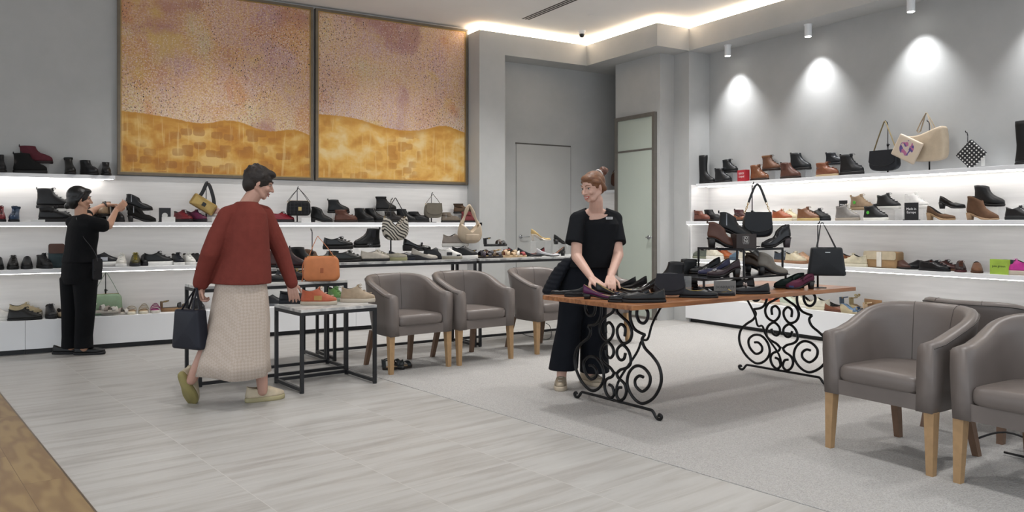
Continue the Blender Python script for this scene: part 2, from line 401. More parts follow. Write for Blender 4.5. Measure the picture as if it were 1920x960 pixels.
def platform(axis, a0, a1, f, back, n, lab):
    w_ = (a1 - a0) / n
    for i in range(n):
        p0, p1 = a0 + i * w_ + .0012, a0 + (i + 1) * w_ - .0012
        t = thing('display_platform', lab[i] if i < len(lab) else 'low white display platform unit beyond the frame', 'platform', (0, 0, 0), 0, 'low white platform units along the walls')
        def B(x0, x1, y0, y1, z0, z1, bev=0): return boxm(x0, x1, y0, y1, z0, z1, bev) if axis == 'x' else boxm(y0, y1, x0, x1, z0, z1, bev)
        obj('body', B(p0, p1, f, back, .05, .325, .002), WHITE, t)
        obj('toe_kick', B(p0, p1, f + .05, back, 0, .05), BLACKM, t)
platform('x', XL, 4.92, 8.862, 9.19, 6, ['low white display platform unit beyond the left photo edge'] * 3 + ['low white platform unit behind the dark-haired person', 'low white platform unit behind the red cardigan shopper', 'low white platform unit behind the grey armchairs'])
platform('y', -1.5, 7.48, 7.17, 7.53, 6, ['low white platform unit beyond the right photo edge'] * 3 + ['low white platform unit behind the foreground armchairs', 'low white platform unit behind the right scroll leg', 'low white platform unit at the far end of the right wall'])
t = thing('display_platform', 'low white platform in the far passage', 'platform', (0, 0, 0))
obj('body', boxm(7.2, 8.3, 8.93, 9.19, .05, .325, .002), WHITE, t)

# ------------------------------------------------------------ paintings
def painting(lab, x0, x1, z0, z1, pts, seed):
    t = thing('framed_painting', lab, 'painting', (x0, 9.2095, z0)); W_, H_ = x1 - x0, z1 - z0
    fb = bmesh.new(); fw = .028
    for (u0, u1, v0, v1) in ((0, W_, 0, fw), (0, W_, H_ - fw, H_), (0, fw, fw, H_ - fw), (W_ - fw, W_, fw, H_ - fw)): box(fb, u0, u1, -.06, 0, v0, v1)
    obj('outer_frame', fb, mat('#6d6355', .5, .2), t)
    fb = bmesh.new(); g = .012
    for (u0, u1, v0, v1) in ((fw, W_ - fw, fw, fw + g), (fw, W_ - fw, H_ - fw - g, H_ - fw), (fw, fw + g, fw + g, H_ - fw - g), (W_ - fw - g, W_ - fw, fw + g, H_ - fw - g)): box(fb, u0, u1, -.052, 0, v0, v1)
    obj('gold_slip', fb, mat('#a98a55', .4, .5), t)
    def b_(nt, N, L, b):
        tc = N.new('ShaderNodeTexCoord'); sp = N.new('ShaderNodeSeparateXYZ'); L.new(tc.outputs['Object'], sp.inputs[0])
        def noise(scale, detail=3, dist=0, sc=(1, 1, 1), off=0):
            mp = N.new('ShaderNodeMapping'); mp.inputs['Scale'].default_value = sc; mp.inputs['Location'].default_value = (seed + off, 0, seed * 2 + off)
            L.new(tc.outputs['Object'], mp.inputs[0]); n = N.new('ShaderNodeTexNoise'); n.inputs['Scale'].default_value = scale; n.inputs['Detail'].default_value = detail; n.inputs['Distortion'].default_value = dist
            L.new(mp.outputs[0], n.inputs['Vector']); return n.outputs['Fac']
        def ramp(v, cs):
            r = N.new('ShaderNodeValToRGB'); e = r.color_ramp.elements; e[0].position, e[0].color = cs[0][0], lin(cs[0][1]); e[1].position, e[1].color = cs[-1][0], lin(cs[-1][1])
            for p_, c_ in cs[1:-1]: q = e.new(p_); q.color = lin(c_)
            L.new(v, r.inputs[0]); return r.outputs[0]
        def mix(f_, a_, b_2):
            m = N.new('ShaderNodeMix'); m.data_type = 'RGBA'
            if isinstance(f_, float): m.inputs['Factor'].default_value = f_
            else: L.new(f_, m.inputs['Factor'])
            for k_, v_ in (('A', a_), ('B', b_2)):
                if isinstance(v_, str): m.inputs[k_].default_value = lin(v_)
                else: L.new(v_, m.inputs[k_])
            return m.outputs['Result']
        def mr(v, a0, a1, b0=0., b1=1.):
            m = N.new('ShaderNodeMapRange'); m.interpolation_type = 'SMOOTHSTEP'
            for k_, q in zip(('From Min', 'From Max', 'To Min', 'To Max'), (a0, a1, b0, b1)): m.inputs[k_].default_value = q
            L.new(v, m.inputs['Value']); return m.outputs[0]
        def math_(op, a_, b_2):
            m = N.new('ShaderNodeMath'); m.operation = op
            for i_, v_ in enumerate((a_, b_2)):
                if isinstance(v_, (int, float)): m.inputs[i_].default_value = v_
                else: L.new(v_, m.inputs[i_])
            return m.outputs[0]
        # sky part: soft patches of pink, mauve, orange and pale yellow
        patch = noise(1.5, 6, .5, (1, 1, .7))
        up = ramp(patch, [(.28, '#bfb28c'), (.38, '#cdb184'), (.46, '#cd9f70'), (.53, '#c8a08c'), (.62, '#ba9492'), (.72, '#a57a78')] if seed < 5 else [(.28, '#c4b894'), (.38, '#ccb592'), (.46, '#cfae90'), (.54, '#c6a698'), (.62, '#bd9c9c'), (.72, '#a98486')])
        zrel = mr(sp.outputs['Z'], H_ * .28, H_ * .62)
        up = mix(math_('MULTIPLY', math_('SUBTRACT', 1.0, zrel), .55), up, '#d2c6a4' if seed < 5 else '#cdbcb2')
        up = mix(mr(noise(1.7, 3, 0, (1, 1, 1), 9), .52, .66, 0, .75 if seed < 5 else .4), up, '#c48c58')
        streak = mr(noise(9, 3, 0, (4.5, 1, .16), 3), .5, .62, 0, .5); up = mix(streak, up, '#d2ac7c')
        dab = noise(46, 2, .3, (1, 1, 1.4), 5); up = mix(mr(dab, .53, .58, 0, .7), up, '#ddc0b6')
        up = mix(mr(noise(58, 2, .2, (1, 1, 1.4), 15), .57, .62, 0, .7), up, '#d0a862')
        up = mix(mr(noise(64, 2, .2, (1, 1, 1), 25), .56, .61, 0, .6), up, '#a0645a')
        up = mix(mr(noise(1.3, 5, .5, (1, 1, .8), 19), .55, .68, 0, .6), up, '#9a656a')
        up = mix(mr(noise(1.9, 5, .4, (1, 1, .8), 29), .56, .68, 0, .55), up, '#cfae55')
        up = mix(mr(noise(1.6, 5, .4, (1, 1, .6), 39), .57, .68, 0, .6), up, '#c07a48')
        def dots(scale, thr, msk, col, src, off):
            mp = N.new('ShaderNodeMapping'); mp.inputs['Scale'].default_value = (1, 1, .6); mp.inputs['Location'].default_value = (off, off, off)
            L.new(tc.outputs['Object'], mp.inputs[0]); v = N.new('ShaderNodeTexVoronoi'); v.inputs['Scale'].default_value = scale
            L.new(mp.outputs[0], v.inputs['Vector']); f_ = math_('LESS_THAN', v.outputs['Distance'], thr)
            return mix(math_('MULTIPLY', f_, msk), src, col)
        up = dots(62, .23, mr(noise(2.2, 3, 0, (1, 1, 1), 31), .40, .6, 0, .75), '#e6dcd2', up, 1)
        up = dots(44, .2, mr(noise(1.6, 3, 0, (1, 1, .5), 41), .44, .58), '#332a2c', up, 2)
        up = dots(38, .15, mr(noise(1.9, 3, 0, (1, 1, 1), 51), .5, .62), '#875466', up, 3)
        # lower part: ochre hills with brown blocks and drips
        lo = ramp(noise(4.5, 9, .3, (1, 1, 1.3), 61), [(.3, '#a56c28'), (.42, '#b87f32'), (.52, '#c89644'), (.66, '#d8b470')] if seed < 5 else [(.3, '#bd8638'), (.42, '#cf9a48'), (.52, '#dcae5c'), (.66, '#e2c68c')])
        vb = N.new('ShaderNodeTexVoronoi'); vb.feature = 'F1'; vb.distance = 'MINKOWSKI'; vb.inputs['Exponent'].default_value = 4.5; vb.inputs['Scale'].default_value = 6.6; vb.inputs['Randomness'].default_value = 1.0
        mpb = N.new('ShaderNodeMapping'); mpb.inputs['Scale'].default_value = (1, 1, 1.5); mpb.inputs['Location'].default_value = (seed, 0, 0); L.new(tc.outputs['Object'], mpb.inputs[0]); L.new(mpb.outputs[0], vb.inputs['Vector'])
        blk = math_('MULTIPLY', mr(math_('ADD', vb.outputs['Distance'], math_('MULTIPLY', math_('SUBTRACT', noise(16, 3, 0, (1, 1, 1), 77), .5), .16)), .36, .42, 1, 0), mr(noise(1.4, 2, 0, (1, 1, 1), 71), (.38 if seed < 5 else .47), (.52 if seed < 5 else .62), 0, .62)); lo = mix(blk, lo, '#96602c' if seed < 5 else '#b27a34')
        lo = mix(mr(noise(9, 3, 0, (4, 1, .25), 81), .55, .68, 0, .4), lo, '#e4c88a')
        cv = N.new('ShaderNodeFloatCurve'); c0 = cv.mapping.curves[0]
        for i_, (u_, v_) in enumerate(pts):
            if i_ == 0: c0.points[0].location = (u_, v_)
            elif i_ == len(pts) - 1: c0.points[-1].location = (u_, v_)
            else: c0.points.new(u_, v_)
        cv.mapping.update()
        L.new(math_('DIVIDE', sp.outputs['X'], W_), cv.inputs['Value'])
        edge = math_('SUBTRACT', math_('DIVIDE', sp.outputs['Z'], H_), cv.outputs[0])
        edge = math_('ADD', edge, math_('MULTIPLY', math_('SUBTRACT', noise(22, 2, 0, (1, 1, 1), 91), .5), .012))
        lo = mix(mr(edge, -.05, -.0, 0, .75), lo, '#b9822c')
        col = mix(mr(edge, -.003, .003), lo, up)
        L.new(col, b.inputs['Base Color'])
        bp = N.new('ShaderNodeBump'); bp.inputs['Strength'].default_value = .25; bp.inputs['Distance'].default_value = .003; L.new(dab, bp.inputs['Height']); L.new(bp.outputs[0], b.inputs['Normal'])
    obj('canvas', boxm(fw + g, W_ - fw - g, -.044, -.004, fw + g, H_ - fw - g), tex('painted_canvas_%d' % seed, b_, .6), t)
painting('left square abstract painting, pink speckled sky over dark ochre hills', .775, 2.845, 1.765, 3.80, [(0, .33), (.2, .315), (.4, .29), (.55, .315), (.75, .27), (.9, .285), (1, .25)], 3)
painting('right square abstract painting, pale pink sky over bright golden hills', 2.875, 4.905, 1.765, 3.80, [(0, .385), (.25, .375), (.4, .34), (.6, .325), (.7, .34), (.83, .37), (.95, .345), (1, .33)], 11)
# ------------------------------------------------------------ shoes
def sstep(t): t = max(0., min(1., t)); return t * t * (3 - 2 * t)
NR = 24
DIP = {'sneaker': .08, 'hitop': .05, 'oxford': .06, 'loafer': .075, 'pump': .10, 'heelboot': -.01, 'boot': -.012, 'tall': 0}
def foot_ring(xb, xf, W, zb, zf, k, base, point=0.0, dip=0.0):
    """closed outline; k=1 foot shaped, k=0 oval; base(x) lifts it"""
    out = []
    for i in range(NR):
        th = 2 * PI * (i + .5) / NR
        s = (1 - math.cos(th)) / 2; sg = 1 if th < PI else -1
        e = max(abs(math.sin(th)), 0) ** (.72)
        heel, waist, ball = .74, .68, 1.0
        if s < .38: p = heel + (waist - heel) * sstep(s / .38)
        elif s < .72: p = waist + (ball - waist) * sstep((s - .38) / .34)
        else: p = ball * (1 - (.10 + .55 * point) * ((s - .72) / .28) ** 1.6)
        p = p * k + (1 - k) * .96
        y = sg * W / 2 * e * p - (.03 * W * k * math.sin(PI * s))
        x = xb + (xf - xb) * s
        out.append(Vector((x, y, zb + (zf - zb) * s + base(x) - dip * math.sin(PI * s) ** .9)))
    return out
UP = {  # rows: heel x, front x, width, heel height, front height, footness   (unit length)
 'boot':   [(0, 1, .35, 0, 0, 1), (-.01, 1.0, .37, .07, .06, 1), (.0, .985, .355, .13, .115, 1), (.01, .92, .325, .19, .175, .9), (.02, .78, .29, .26, .245, .7), (.025, .64, .265, .33, .325, .45), (.02, .55, .26, .41, .41, .25), (.01, .50, .27, .50, .50, .1), (.0, .485, .28, .57, .575, 0)],
 'heelboot': [(0.02, 1, .32, 0, 0, 1), (.0, 1.0, .345, .07, .05, 1), (.0, .975, .33, .13, .10, 1), (.01, .89, .30, .19, .155, .9), (.02, .75, .27, .27, .235, .7), (.03, .62, .25, .35, .32, .45), (.04, .545, .245, .44, .42, .25), (.03, .51, .255, .52, .53, .1)],
 'tall':   [(0, 1, .34, 0, 0, 1), (-.01, 1.0, .36, .07, .06, 1), (.0, .98, .345, .13, .115, 1), (.01, .90, .315, .2, .18, .9), (.02, .74, .28, .28, .265, .7), (.03, .58, .25, .38, .38, .4), (.04, .50, .25, .55, .55, .1), (.02, .50, .28, .85, .85, 0), (.0, .52, .31, 1.15, 1.15, 0), (.0, .52, .31, 1.28, 1.28, 0)],
 'sneaker': [(0, 1, .37, 0, 0, 1), (-.01, 1.0, .375, .05, .04, 1), (.0, .975, .355, .10, .085, 1), (.01, .90, .33, .15, .13, .9), (.02, .77, .30, .20, .185, .75), (.03, .64, .27, .255, .245, .5), (.03, .54, .25, .30, .315, .3), (.02, .50, .25, .325, .345, .1)],
 'hitop':  [(0, 1, .37, 0, 0, 1), (-.01, 1.0, .375, .06, .05, 1), (.0, .965, .355, .11, .10, 1), (.01, .88, .325, .17, .155, .9), (.02, .74, .29, .24, .225, .7), (.03, .60, .265, .31, .315, .4), (.02, .52, .265, .39, .415, .2), (.02, .47, .27, .44, .485, .05)],
 'oxford': [(0, 1, .33, 0, 0, 1), (-.005, 1.0, .35, .05, .04, 1), (.0, .98, .335, .10, .085, 1), (.01, .90, .31, .15, .12, .9), (.02, .77, .28, .20, .165, .75), (.03, .64, .25, .25, .22, .5), (.03, .55, .24, .275, .265, .35)],
 'loafer': [(0, 1, .33, 0, 0, 1), (-.005, 1.0, .345, .05, .04, 1), (.0, .985, .33, .10, .08, 1), (.01, .91, .30, .15, .115, .9), (.02, .78, .27, .20, .145, .8), (.03, .66, .25, .245, .175, .7)],
 'pump':   [(0.02, 1, .31, 0, 0, 1), (.0, 1.0, .325, .05, .03, 1), (.0, .985, .31, .11, .06, 1), (.01, .93, .29, .17, .08, .95), (.015, .82, .26, .23, .09, .9)],
}
def make_shoe(kind, loc, rz, c, label, L=.275, parent=None, sole='#1c1a1a', heel=0.0, ts=None, lace=None, lining='#2a2522', rough=.42, gus=None, tab=False,
              dot=None, buckle=None, bow=None, point=0.0, zip_=False, wedge=False, stripe=None, cuff=None, group=None, pitch=0, cat=None, metal=0, heelc=None, hb=.2, hi=1.0, toe=None, insole=None, fringe=False):
    rows = UP[kind]
    v_ = [int(c[i_:i_ + 2], 16) for i_ in (1, 3, 5)]; g_ = sum(v_) / 3
    if kind in ('boot', 'heelboot', 'oxford', 'loafer', 'hitop') and max(v_) > 58: c = '#' + ''.join('%02x' % int(q_ + (g_ - q_) * .22) for q_ in v_)
    ts = ts if ts is not None else {'boot': .022, 'heelboot': .012, 'tall': .022, 'sneaker': .03, 'hitop': .028, 'oxford': .016, 'loafer': .012, 'pump': .007}[kind]
    nm = {'boot': 'ankle_boot', 'heelboot': 'ankle_boot', 'tall': 'tall_boot', 'sneaker': 'sneaker', 'hitop': 'high_top_sneaker', 'oxford': 'lace_up_shoe', 'loafer': 'loafer', 'pump': 'pump_shoe'}[kind]
    if parent is None:
        root = thing(nm, label, cat or ('boot' if 'boot' in nm else 'sneaker' if 'sneaker' in nm else 'shoe'), loc, rz, group)
        P = root
    else: root = P = None
    Hh = heel / L; t = ts / L
    def base(x): return t + Hh * (1 - sstep((x - .12) / .52)) + .012 * sstep((x - .8) / .2)
    X0 = Matrix.Translation((-L / 2, 0, 0))
    def ringL(r): return [Vector(((v.x - .5) * L, v.y * L, v.z * L)) for v in r]
    dk_ = max(int(c[i_:i_ + 2], 16) for i_ in (1, 3, 5)); c = c if dk_ > 58 else '#' + ''.join('%02x' % int(int(c[i_:i_ + 2], 16) * .68) for i_ in (1, 3, 5))
    um = mat(c, rough, metal, var=.12, scale=25, bump=.08, bscale=180, spec=.38)
    rr = [foot_ring(a, b, W, zb * (hi if zb > .3 else 1), zf * (hi if zf > .3 else 1), k, base, point, DIP[kind] * (i_ / (len(rows) - 1)) ** 3.2) for i_, (a, b, W, zb, zf, k) in enumerate(rows)]
    bm = bmesh.new()
    top = rows[-1]
    rim = foot_ring(top[0] + .012, top[1] - .012, top[2] - .03, top[3] * (hi if top[3] > .3 else 1) + .004, top[4] * (hi if top[3] > .3 else 1) + .004, top[5], base, point, DIP[kind])
    rings(bm, [ringL(r) for r in rr] + [ringL(rim)], True, False)
    up = obj('upper' if parent is None else 'shoe', bm, um, P if parent is None else parent, True)
    if parent is not None:
        up.location = loc; up.rotation_euler = (0, R(pitch), rz); P = up
    # lining
    inn = [rim]
    depth = (top[3] * hi - .05) if kind != 'tall' else .5
    for f in (.3, .7, 1.0):
        inn.append(foot_ring(top[0] + .02, top[1] - .02 + (.0 if kind in ('boot', 'tall', 'heelboot') else .10 * f), top[2] - .05, top[3] * hi - (top[3] * hi - .05 if kind != 'tall' else .5) * f + .0, top[4] * hi - (top[4] * hi - .045 if kind != 'tall' else .5) * f, top[5] * .6 + .4, base, point, DIP[kind] * (1 - f)))
    bm = bmesh.new(); rings(bm, [ringL(r) for r in inn], False, True)
    obj('lining', bm, mat(insole or lining, .8, var=.08), P, True, fix=False)
    # sole
    sx = 1.0
    def sring(dz, e): return [Vector((v.x, v.y, v.z + dz)) for v in foot_ring(-.008 - e, 1 + e, (rows[1][2] + .015 + e), 0, 0, 1, base, point)]
    bm = bmesh.new(); flat = Hh < .03 or wedge
    a = sring(.004, .004); b = sring(-.3 * t, .014)
    if flat: rrs = [[Vector((v.x, v.y, 0.0)) for v in sring(0, .002)], [Vector((v.x, v.y, .3 * v.z)) for v in sring(0, .012)], b, a]
    else:
        rrs = [[Vector((v.x, v.y, max(0.0, v.z - t * .98))) for v in sring(0, -.004)], b, a]
    rings(bm, [ringL(r) for r in rrs]); obj('sole', bm, mat(sole, .55, var=.06, spec=.3), P, True)
    if not flat:
        bm = bmesh.new(); hr = []
        for zf_ in (0.0, .5, 1.0):
            q = []
            for i in range(12):
                th = 2 * PI * i / 12; w_ = (.085 + .035 * zf_) if hb > .12 else .02 + .06 * zf_ ** 2
                hl = hb * (.75 + .25 * zf_)
                cx = .015 + .5 * hb + (.0 if hb > .12 else .03 * (1 - zf_))
                x = cx + .5 * hl * (abs(math.cos(th)) ** .5) * (1 if math.cos(th) > 0 else -1); y = w_ * (abs(math.sin(th)) ** .5) * (1 if math.sin(th) > 0 else -1)
                q.append(Vector((x, y, (base(x) - t * .6) * zf_)))
            hr.append(ringL(q))
        rings(bm, hr); obj('heel', bm, mat(heelc or sole, .5, var=.08), P, True)
    # front line of the vamp
    vl = [(r[1], (r[4] * (hi if r[4] > .3 else 1)) + base(r[1]), r[2]) for r in rows]
    def vamp(z):
        for (x0, z0, w0), (x1, z1, w1) in zip(vl, vl[1:]):
            if z0 <= z <= z1 + 1e-6:
                f = (z - z0) / max(1e-6, z1 - z0); return x0 + (x1 - x0) * f, w0 + (w1 - w0) * f
        return vl[-1][0], vl[-1][2]
    if lace:
        bm = bmesh.new(); z1 = vl[-1][1] - .02; z0 = vl[3][1] + .0
        if kind in ('boot', 'heelboot'): z0 = vl[3][1]
        n = 6 if kind in ('boot', 'hitop') else 4
        for i in range(n):
            z = z0 + (z1 - z0) * i / (n - 1); x, w_ = vamp(z); hw = .055
            dx = .035 * (z - z0) / max(.01, z1 - z0)
            tube(bm, [((x - .5 - .05) * L, -hw * L, (z + .012) * L), ((x - .5 + .012) * L, 0, (z + .03) * L), ((x - .5 - .05) * L, hw * L, (z + .035) * L)], .0026, 5)
            tube(bm, [((x - .5 - .05) * L, hw * L, (z + .012) * L), ((x - .5 + .010) * L, 0, (z + .028) * L), ((x - .5 - .05) * L, -hw * L, (z + .035) * L)], .0022, 5)
        x, w_ = vamp(z1); zt = (z1 + .045) * L; xx = (x - .5) * L
        for sg in (-1, 1):
            tube(bm, spl([(xx, 0, zt), (xx + .014, sg * .014, zt + .005), (xx + .022, sg * .028, zt - .006), (xx + .014, sg * .014, zt - .010), (xx, 0, zt)], 3), .0018, 5)
        x9, w9 = vamp(z1); zz9 = (vl[-1][1] + .035) * L; tn = bmesh.new()
        rings(tn, [[Vector(((x9 - .5 + .02 - .03 * q_) * L + a_, b_, (z1 - .05) * L + (zz9 - (z1 - .05) * L) * q_)) for a_, b_ in ((-.004, -.016 - .004 * q_), (.001, -.016 - .004 * q_), (.003, 0), (.001, .016 + .004 * q_), (-.004, .016 + .004 * q_), (-.002, 0))] for q_ in (0, .5, 1)])
        obj('tongue', tn, um, P, True)
        obj('laces', bm, mat(lace, .8), P, True)
    def side(name, x0, x1, z0, z1, m, sides=(-1, 1)):
        bm = bmesh.new()
        for sg in sides:
            rr2 = []
            for z in [z0 + (z1 - z0) * i / 5 for i in range(6)]:
                # width of the upper at this height and x
                row = None
                for r0, r1 in zip(rows, rows[1:]):
                    za, zb_ = r0[3] * (hi if r0[3] > .3 else 1), r1[3] * (hi if r1[3] > .3 else 1)
                    if za <= z <= zb_ + 1e-6: f = (z - za) / (zb_ - za + 1e-9); row = [a_ + (b_ - a_) * f for a_, b_ in zip(r0, r1)]; break
                if row is None: row = list(rows[-1])
                q = []
                for j in range(5):
                    x = x0 + (x1 - x0) * j / 4; s = max(.02, min(.98, (x - row[0]) / (row[1] - row[0])))
                    e = (2 * math.sqrt(s * (1 - s))) ** .72
                    if s < .38: p_ = .74 - .06 * sstep(s / .38)
                    elif s < .72: p_ = .68 + .32 * sstep((s - .38) / .34)
                    else: p_ = 1 - .1 * ((s - .72) / .28) ** 1.6
                    p_ = p_ * row[5] + (1 - row[5]) * .96
                    q.append(((x - .5) * L, (sg * row[2] / 2 * e * p_ - .03 * row[2] * row[5] * math.sin(PI * s) + sg * .006) * L, (z + (base(x))) * L))
                rr2.append([bm.verts.new(v) for v in q])
            for a_, b_ in zip(rr2, rr2[1:]):
                for j in range(4): bm.faces.new((a_[j], a_[j + 1], b_[j + 1], b_[j]))
        return obj(name, bm, m, P, True)
    if gus: side('elastic_panel', .2, .36, .27, .53 * hi, mat(gus, .9))
    if zip_: side('zip', .20, .225, .12, .5 * hi, mat('#8f8f92', .35, .8))
    if stripe: side('side_stripe', .38, .60, .04, .17, mat(stripe, .5))
    if toe: side('toe_cap', .78, .93, .01, .07, mat(toe, .5))
    if tab:
        bm = boxm(-.5 * L - .004, -.5 * L + .004, -.009, .009, (top[3] * hi + base(0) - .03) * L, (top[3] * hi + base(0) + .055) * L); obj('pull_tab', bm, mat(tab if isinstance(tab, str) else '#15151a', .7), P)
    if cuff:
        bm = bmesh.new(); e = top
        cr = [foot_ring(e[0] - .02, e[1] + .02, e[2] + .03, e[3] * hi + d_, e[4] * hi + d_, e[5], base) for d_ in (-.06, -.03, 0, .02)]
        cr[0] = foot_ring(e[0], e[1], e[2], e[3] * hi - .075, e[4] * hi - .075, e[5], base)
        rings(bm, [ringL(r) for r in cr], True, False); obj('cuff', bm, mat(cuff, .95, bump=.8, bscale=400), P, True)
    if dot:
        x = .26; z = .30 + Hh; w_ = rows[5][2] / 2
        bm = bmesh.new()
        for sg in (-1, 1):
            tube(bm, [((x - .5) * L, sg * (w_ * .93) * L, z * L), ((x - .5) * L, sg * (w_ * .93 + .018) * L, z * L)], .016, 18)
        obj('round_sticker', bm, mat(dot, .5), P)
    if buckle:
        x, w_ = vamp(vl[3][1] + .02) if kind == 'pump' else vamp(vl[-2][1]); z = vl[3][1] if kind == 'pump' else vl[-2][1]
        if kind == 'pump': x = .84; z = vl[-1][1] + .02
        bm = bmesh.new(); q = Matrix.Translation(((x - .5) * L + .002, 0, (z + .02) * L)) @ Matrix.Rotation(R(28), 4, 'Y')
        for (a0, a1, b0, b1) in ((-.014, -.009, -.018, .018), (.009, .014, -.018, .018), (-.014, .014, -.018, -.013), (-.014, .014, .013, .018)): box(bm, a0, a1, b0, b1, -.002, .003, q)
        obj('buckle', bm, mat(buckle, .25, 1.0), P)
    if bow:
        x, z = ((vl[-1][0]), vl[-1][1]); bm = bmesh.new(); cx, cz = (x - .5) * L, (z + .03) * L
        for sg in (-1, 1): tube(bm, spl([(cx, 0, cz), (cx + .004, sg * .022, cz + .012), (cx + .004, sg * .03, cz), (cx + .002, sg * .022, cz - .008), (cx, 0, cz)], 3), .004, 6)
        tube(bm, [(cx - .004, 0, cz - .004), (cx + .008, 0, cz + .004)], .006, 8)
        obj('bow', bm, mat(bow, .4), P, True)
    return root if root is not None else up
def make_sandal(loc, rz, c, label, L=.255, sole='#2a221d', heel=0.0, wedge=False, straps=3, ankle=True, group=None, foot='#b69a78', ts=.022, closed=False, backc=None, bowc=None, buckle='#9a8350'):
    root = thing('sandal', label, 'sandal', loc, rz, group)
    Hh = heel / L; t = ts / L
    def base(x): return t + Hh * (1 - sstep((x - .12) / .5)) + .01 * sstep((x - .8) / .2)
    def ringL(r): return [Vector(((v.x - .5) * L, v.y * L, v.z * L)) for v in r]
    def fr(e, dz, zz=None): return [Vector((v.x, v.y, (v.z + dz) if zz is None else zz)) for v in foot_ring(-e, 1 + e, .35 + e, 0, 0, 1, base)]
    bm = bmesh.new(); flat = Hh < .03 or wedge
    rings(bm, [ringL(r) for r in ([fr(0, 0, 0.0), fr(.01, -t * .5) if not wedge else fr(.01, 0, .02), fr(.005, 0)] if flat else [fr(0, -t * .7), fr(.006, -t * .3), fr(.005, 0)])])
    obj('sole', bm, mat(sole, .7, bump=.2), root, True)
    bm = bmesh.new(); rings(bm, [ringL(fr(-.01, .002)), ringL(fr(-.015, .012))]); obj('footbed', bm, mat(foot, .6), root, True)
    if not flat:
        bm = bmesh.new(); cyl(bm, -L / 2 + .035, 0, 0, (base(.1) - .3 * t) * L, .014, .026, 14); obj('heel', bm, mat(sole, .5), root, True)
    def strap(x, h, w, m, tilt=0, nm='strap'):
        bm = bmesh.new(); hw = .17 if x > .5 else .13; pts = []
        for i in range(11):
            a = PI * i / 10; pts.append(((x - .5 + tilt * math.cos(a)) * L, hw * L * math.cos(a) * 1.02, (base(x) + .0 + h * math.sin(a) ** .8) * L))
        tube(bm, pts, 0, 8, flat=(w / 2, .0016, Vector((1, 0, .35)))); obj(nm, bm, mat(m, .5), root, True)
    cc = c if isinstance(c, (list, tuple)) else [c]
    for i in range(straps):
        x = .80 - .17 * i if straps > 1 else .7
        strap(x, .13 + .045 * i, .034 if straps < 4 else .014, cc[i % len(cc)], (.05 if i % 2 else -.05) if straps > 2 else 0)
    if ankle:
        bm = bmesh.new(); pts = [((.07 - .5 + .10 * (1 - math.cos(a))) * L + 0, .115 * L * math.sin(a) * 1.0, (base(.1) + .22 + .05 * (1 - math.cos(a)) * .5) * L) for a in [2 * PI * i / 16 for i in range(16)]]
        pts = [Vector(((.02 - .5) * L + (1 - math.cos(a)) * .13 * L, .12 * L * math.sin(a), (base(.1) + .21 + .05 * (1 - math.cos(a)) / 2) * L)) for a in [2 * PI * i / 16 for i in range(16)]]
        tube(bm, pts, 0, 6, flat=(.0055, .0016, Vector((0, 0, 1))), closed=True); obj('ankle_strap', bm, mat(cc[0], .5), root, True)
        bm = bmesh.new(); rr = []
        for z in (0.0, .10, .2, .24):
            rr.append([Vector(((.5 * (.12 - z * .1) + .02 - .5 + -.10 * math.cos(a)) * L * 1, .13 * math.sin(a) * L, (z + base(.05)) * L)) for a in [(-.45 + .9 * i / 8) * PI for i in range(9)]])
        vv = [[bm.verts.new(p) for p in r] for r in rr]
        for a_, b_ in zip(vv, vv[1:]):
            for j in range(8): bm.faces.new((a_[j], a_[j + 1], b_[j + 1], b_[j]))
        obj('heel_counter', bm, mat(backc or cc[0], .5), root, True)
        bm = bmesh.new(); box(bm, -.006, .006, -.003, .003, -.007, .007, Matrix.Translation(((.15 - .5) * L, -.125 * L, (base(.1) + .235) * L))); obj('buckle', bm, mat(buckle, .3, 1), root)
    if bowc:
        bm = bmesh.new(); cx, cz = (.28 - .5) * L, (base(.1) + .3) * L
        for sg in (-1, 1): tube(bm, spl([(cx, 0, cz), (cx, sg * .03, cz + .025), (cx, sg * .045, cz + .01), (cx, sg * .02, cz - .004), (cx, 0, cz)], 4), 0, 8, flat=(.008, .002, Vector((1, 0, 0)))); 
        obj('bow', bm, mat(bowc, .3, .6), root, True)
    return root
def riser(x, y, z, h, label, w=.2, d=.12, rz=0):
    """clear bent acrylic stand: a top sheet on two side sheets"""
    t = thing('acrylic_riser', label, 'riser', (x, y, z), rz, 'clear acrylic risers under the shoes')
    obj('top_sheet', boxm(-w / 2, w / 2, -d / 2, d / 2, h - .004, h), acrylic(), t)
    for s in (-1, 1): obj('side_sheet', boxm(s * w / 2 - .002, s * w / 2 + .002, -d / 2, d / 2, 0, h - .004), acrylic(), t)
    return t

# ------------------------------------------------------------ bags
def bag_body(outl, depth, m, parent, name='body', puff=.93, front=0, smooth=True, y0=0):
    """outline in x,z blown up into a soft solid of the given depth"""
    cx = sum(p[0] for p in outl) / len(outl); cz = sum(p[1] for p in outl) / len(outl)
    lv = [(-.5, puff - .14), (-.47, puff - .05), (-.40, puff + .02), (-.26, 1), (0, 1.0), (.26, 1), (.40, puff + .02), (.47, puff - .05), (.5, puff - .14)]
    bm = bmesh.new()
    rr = [[Vector((cx + (x - cx) * s, y0 + f * depth, cz + (z - cz) * s)) for x, z in outl] for f, s in lv]
    vv = rings(bm, rr, False, False)
    for r in (vv[0][::-1], vv[-1]):
        c = bm.verts.new(sum((v.co for v in r), Vector()) / len(r) + Vector((0, (-.02 if r[0].co.y < y0 else .02) * depth, 0)))
        n = len(r)
        for i in range(n): bm.faces.new((r[i], r[(i + 1) % n], c))
    return obj(name, bm, m, parent, smooth)
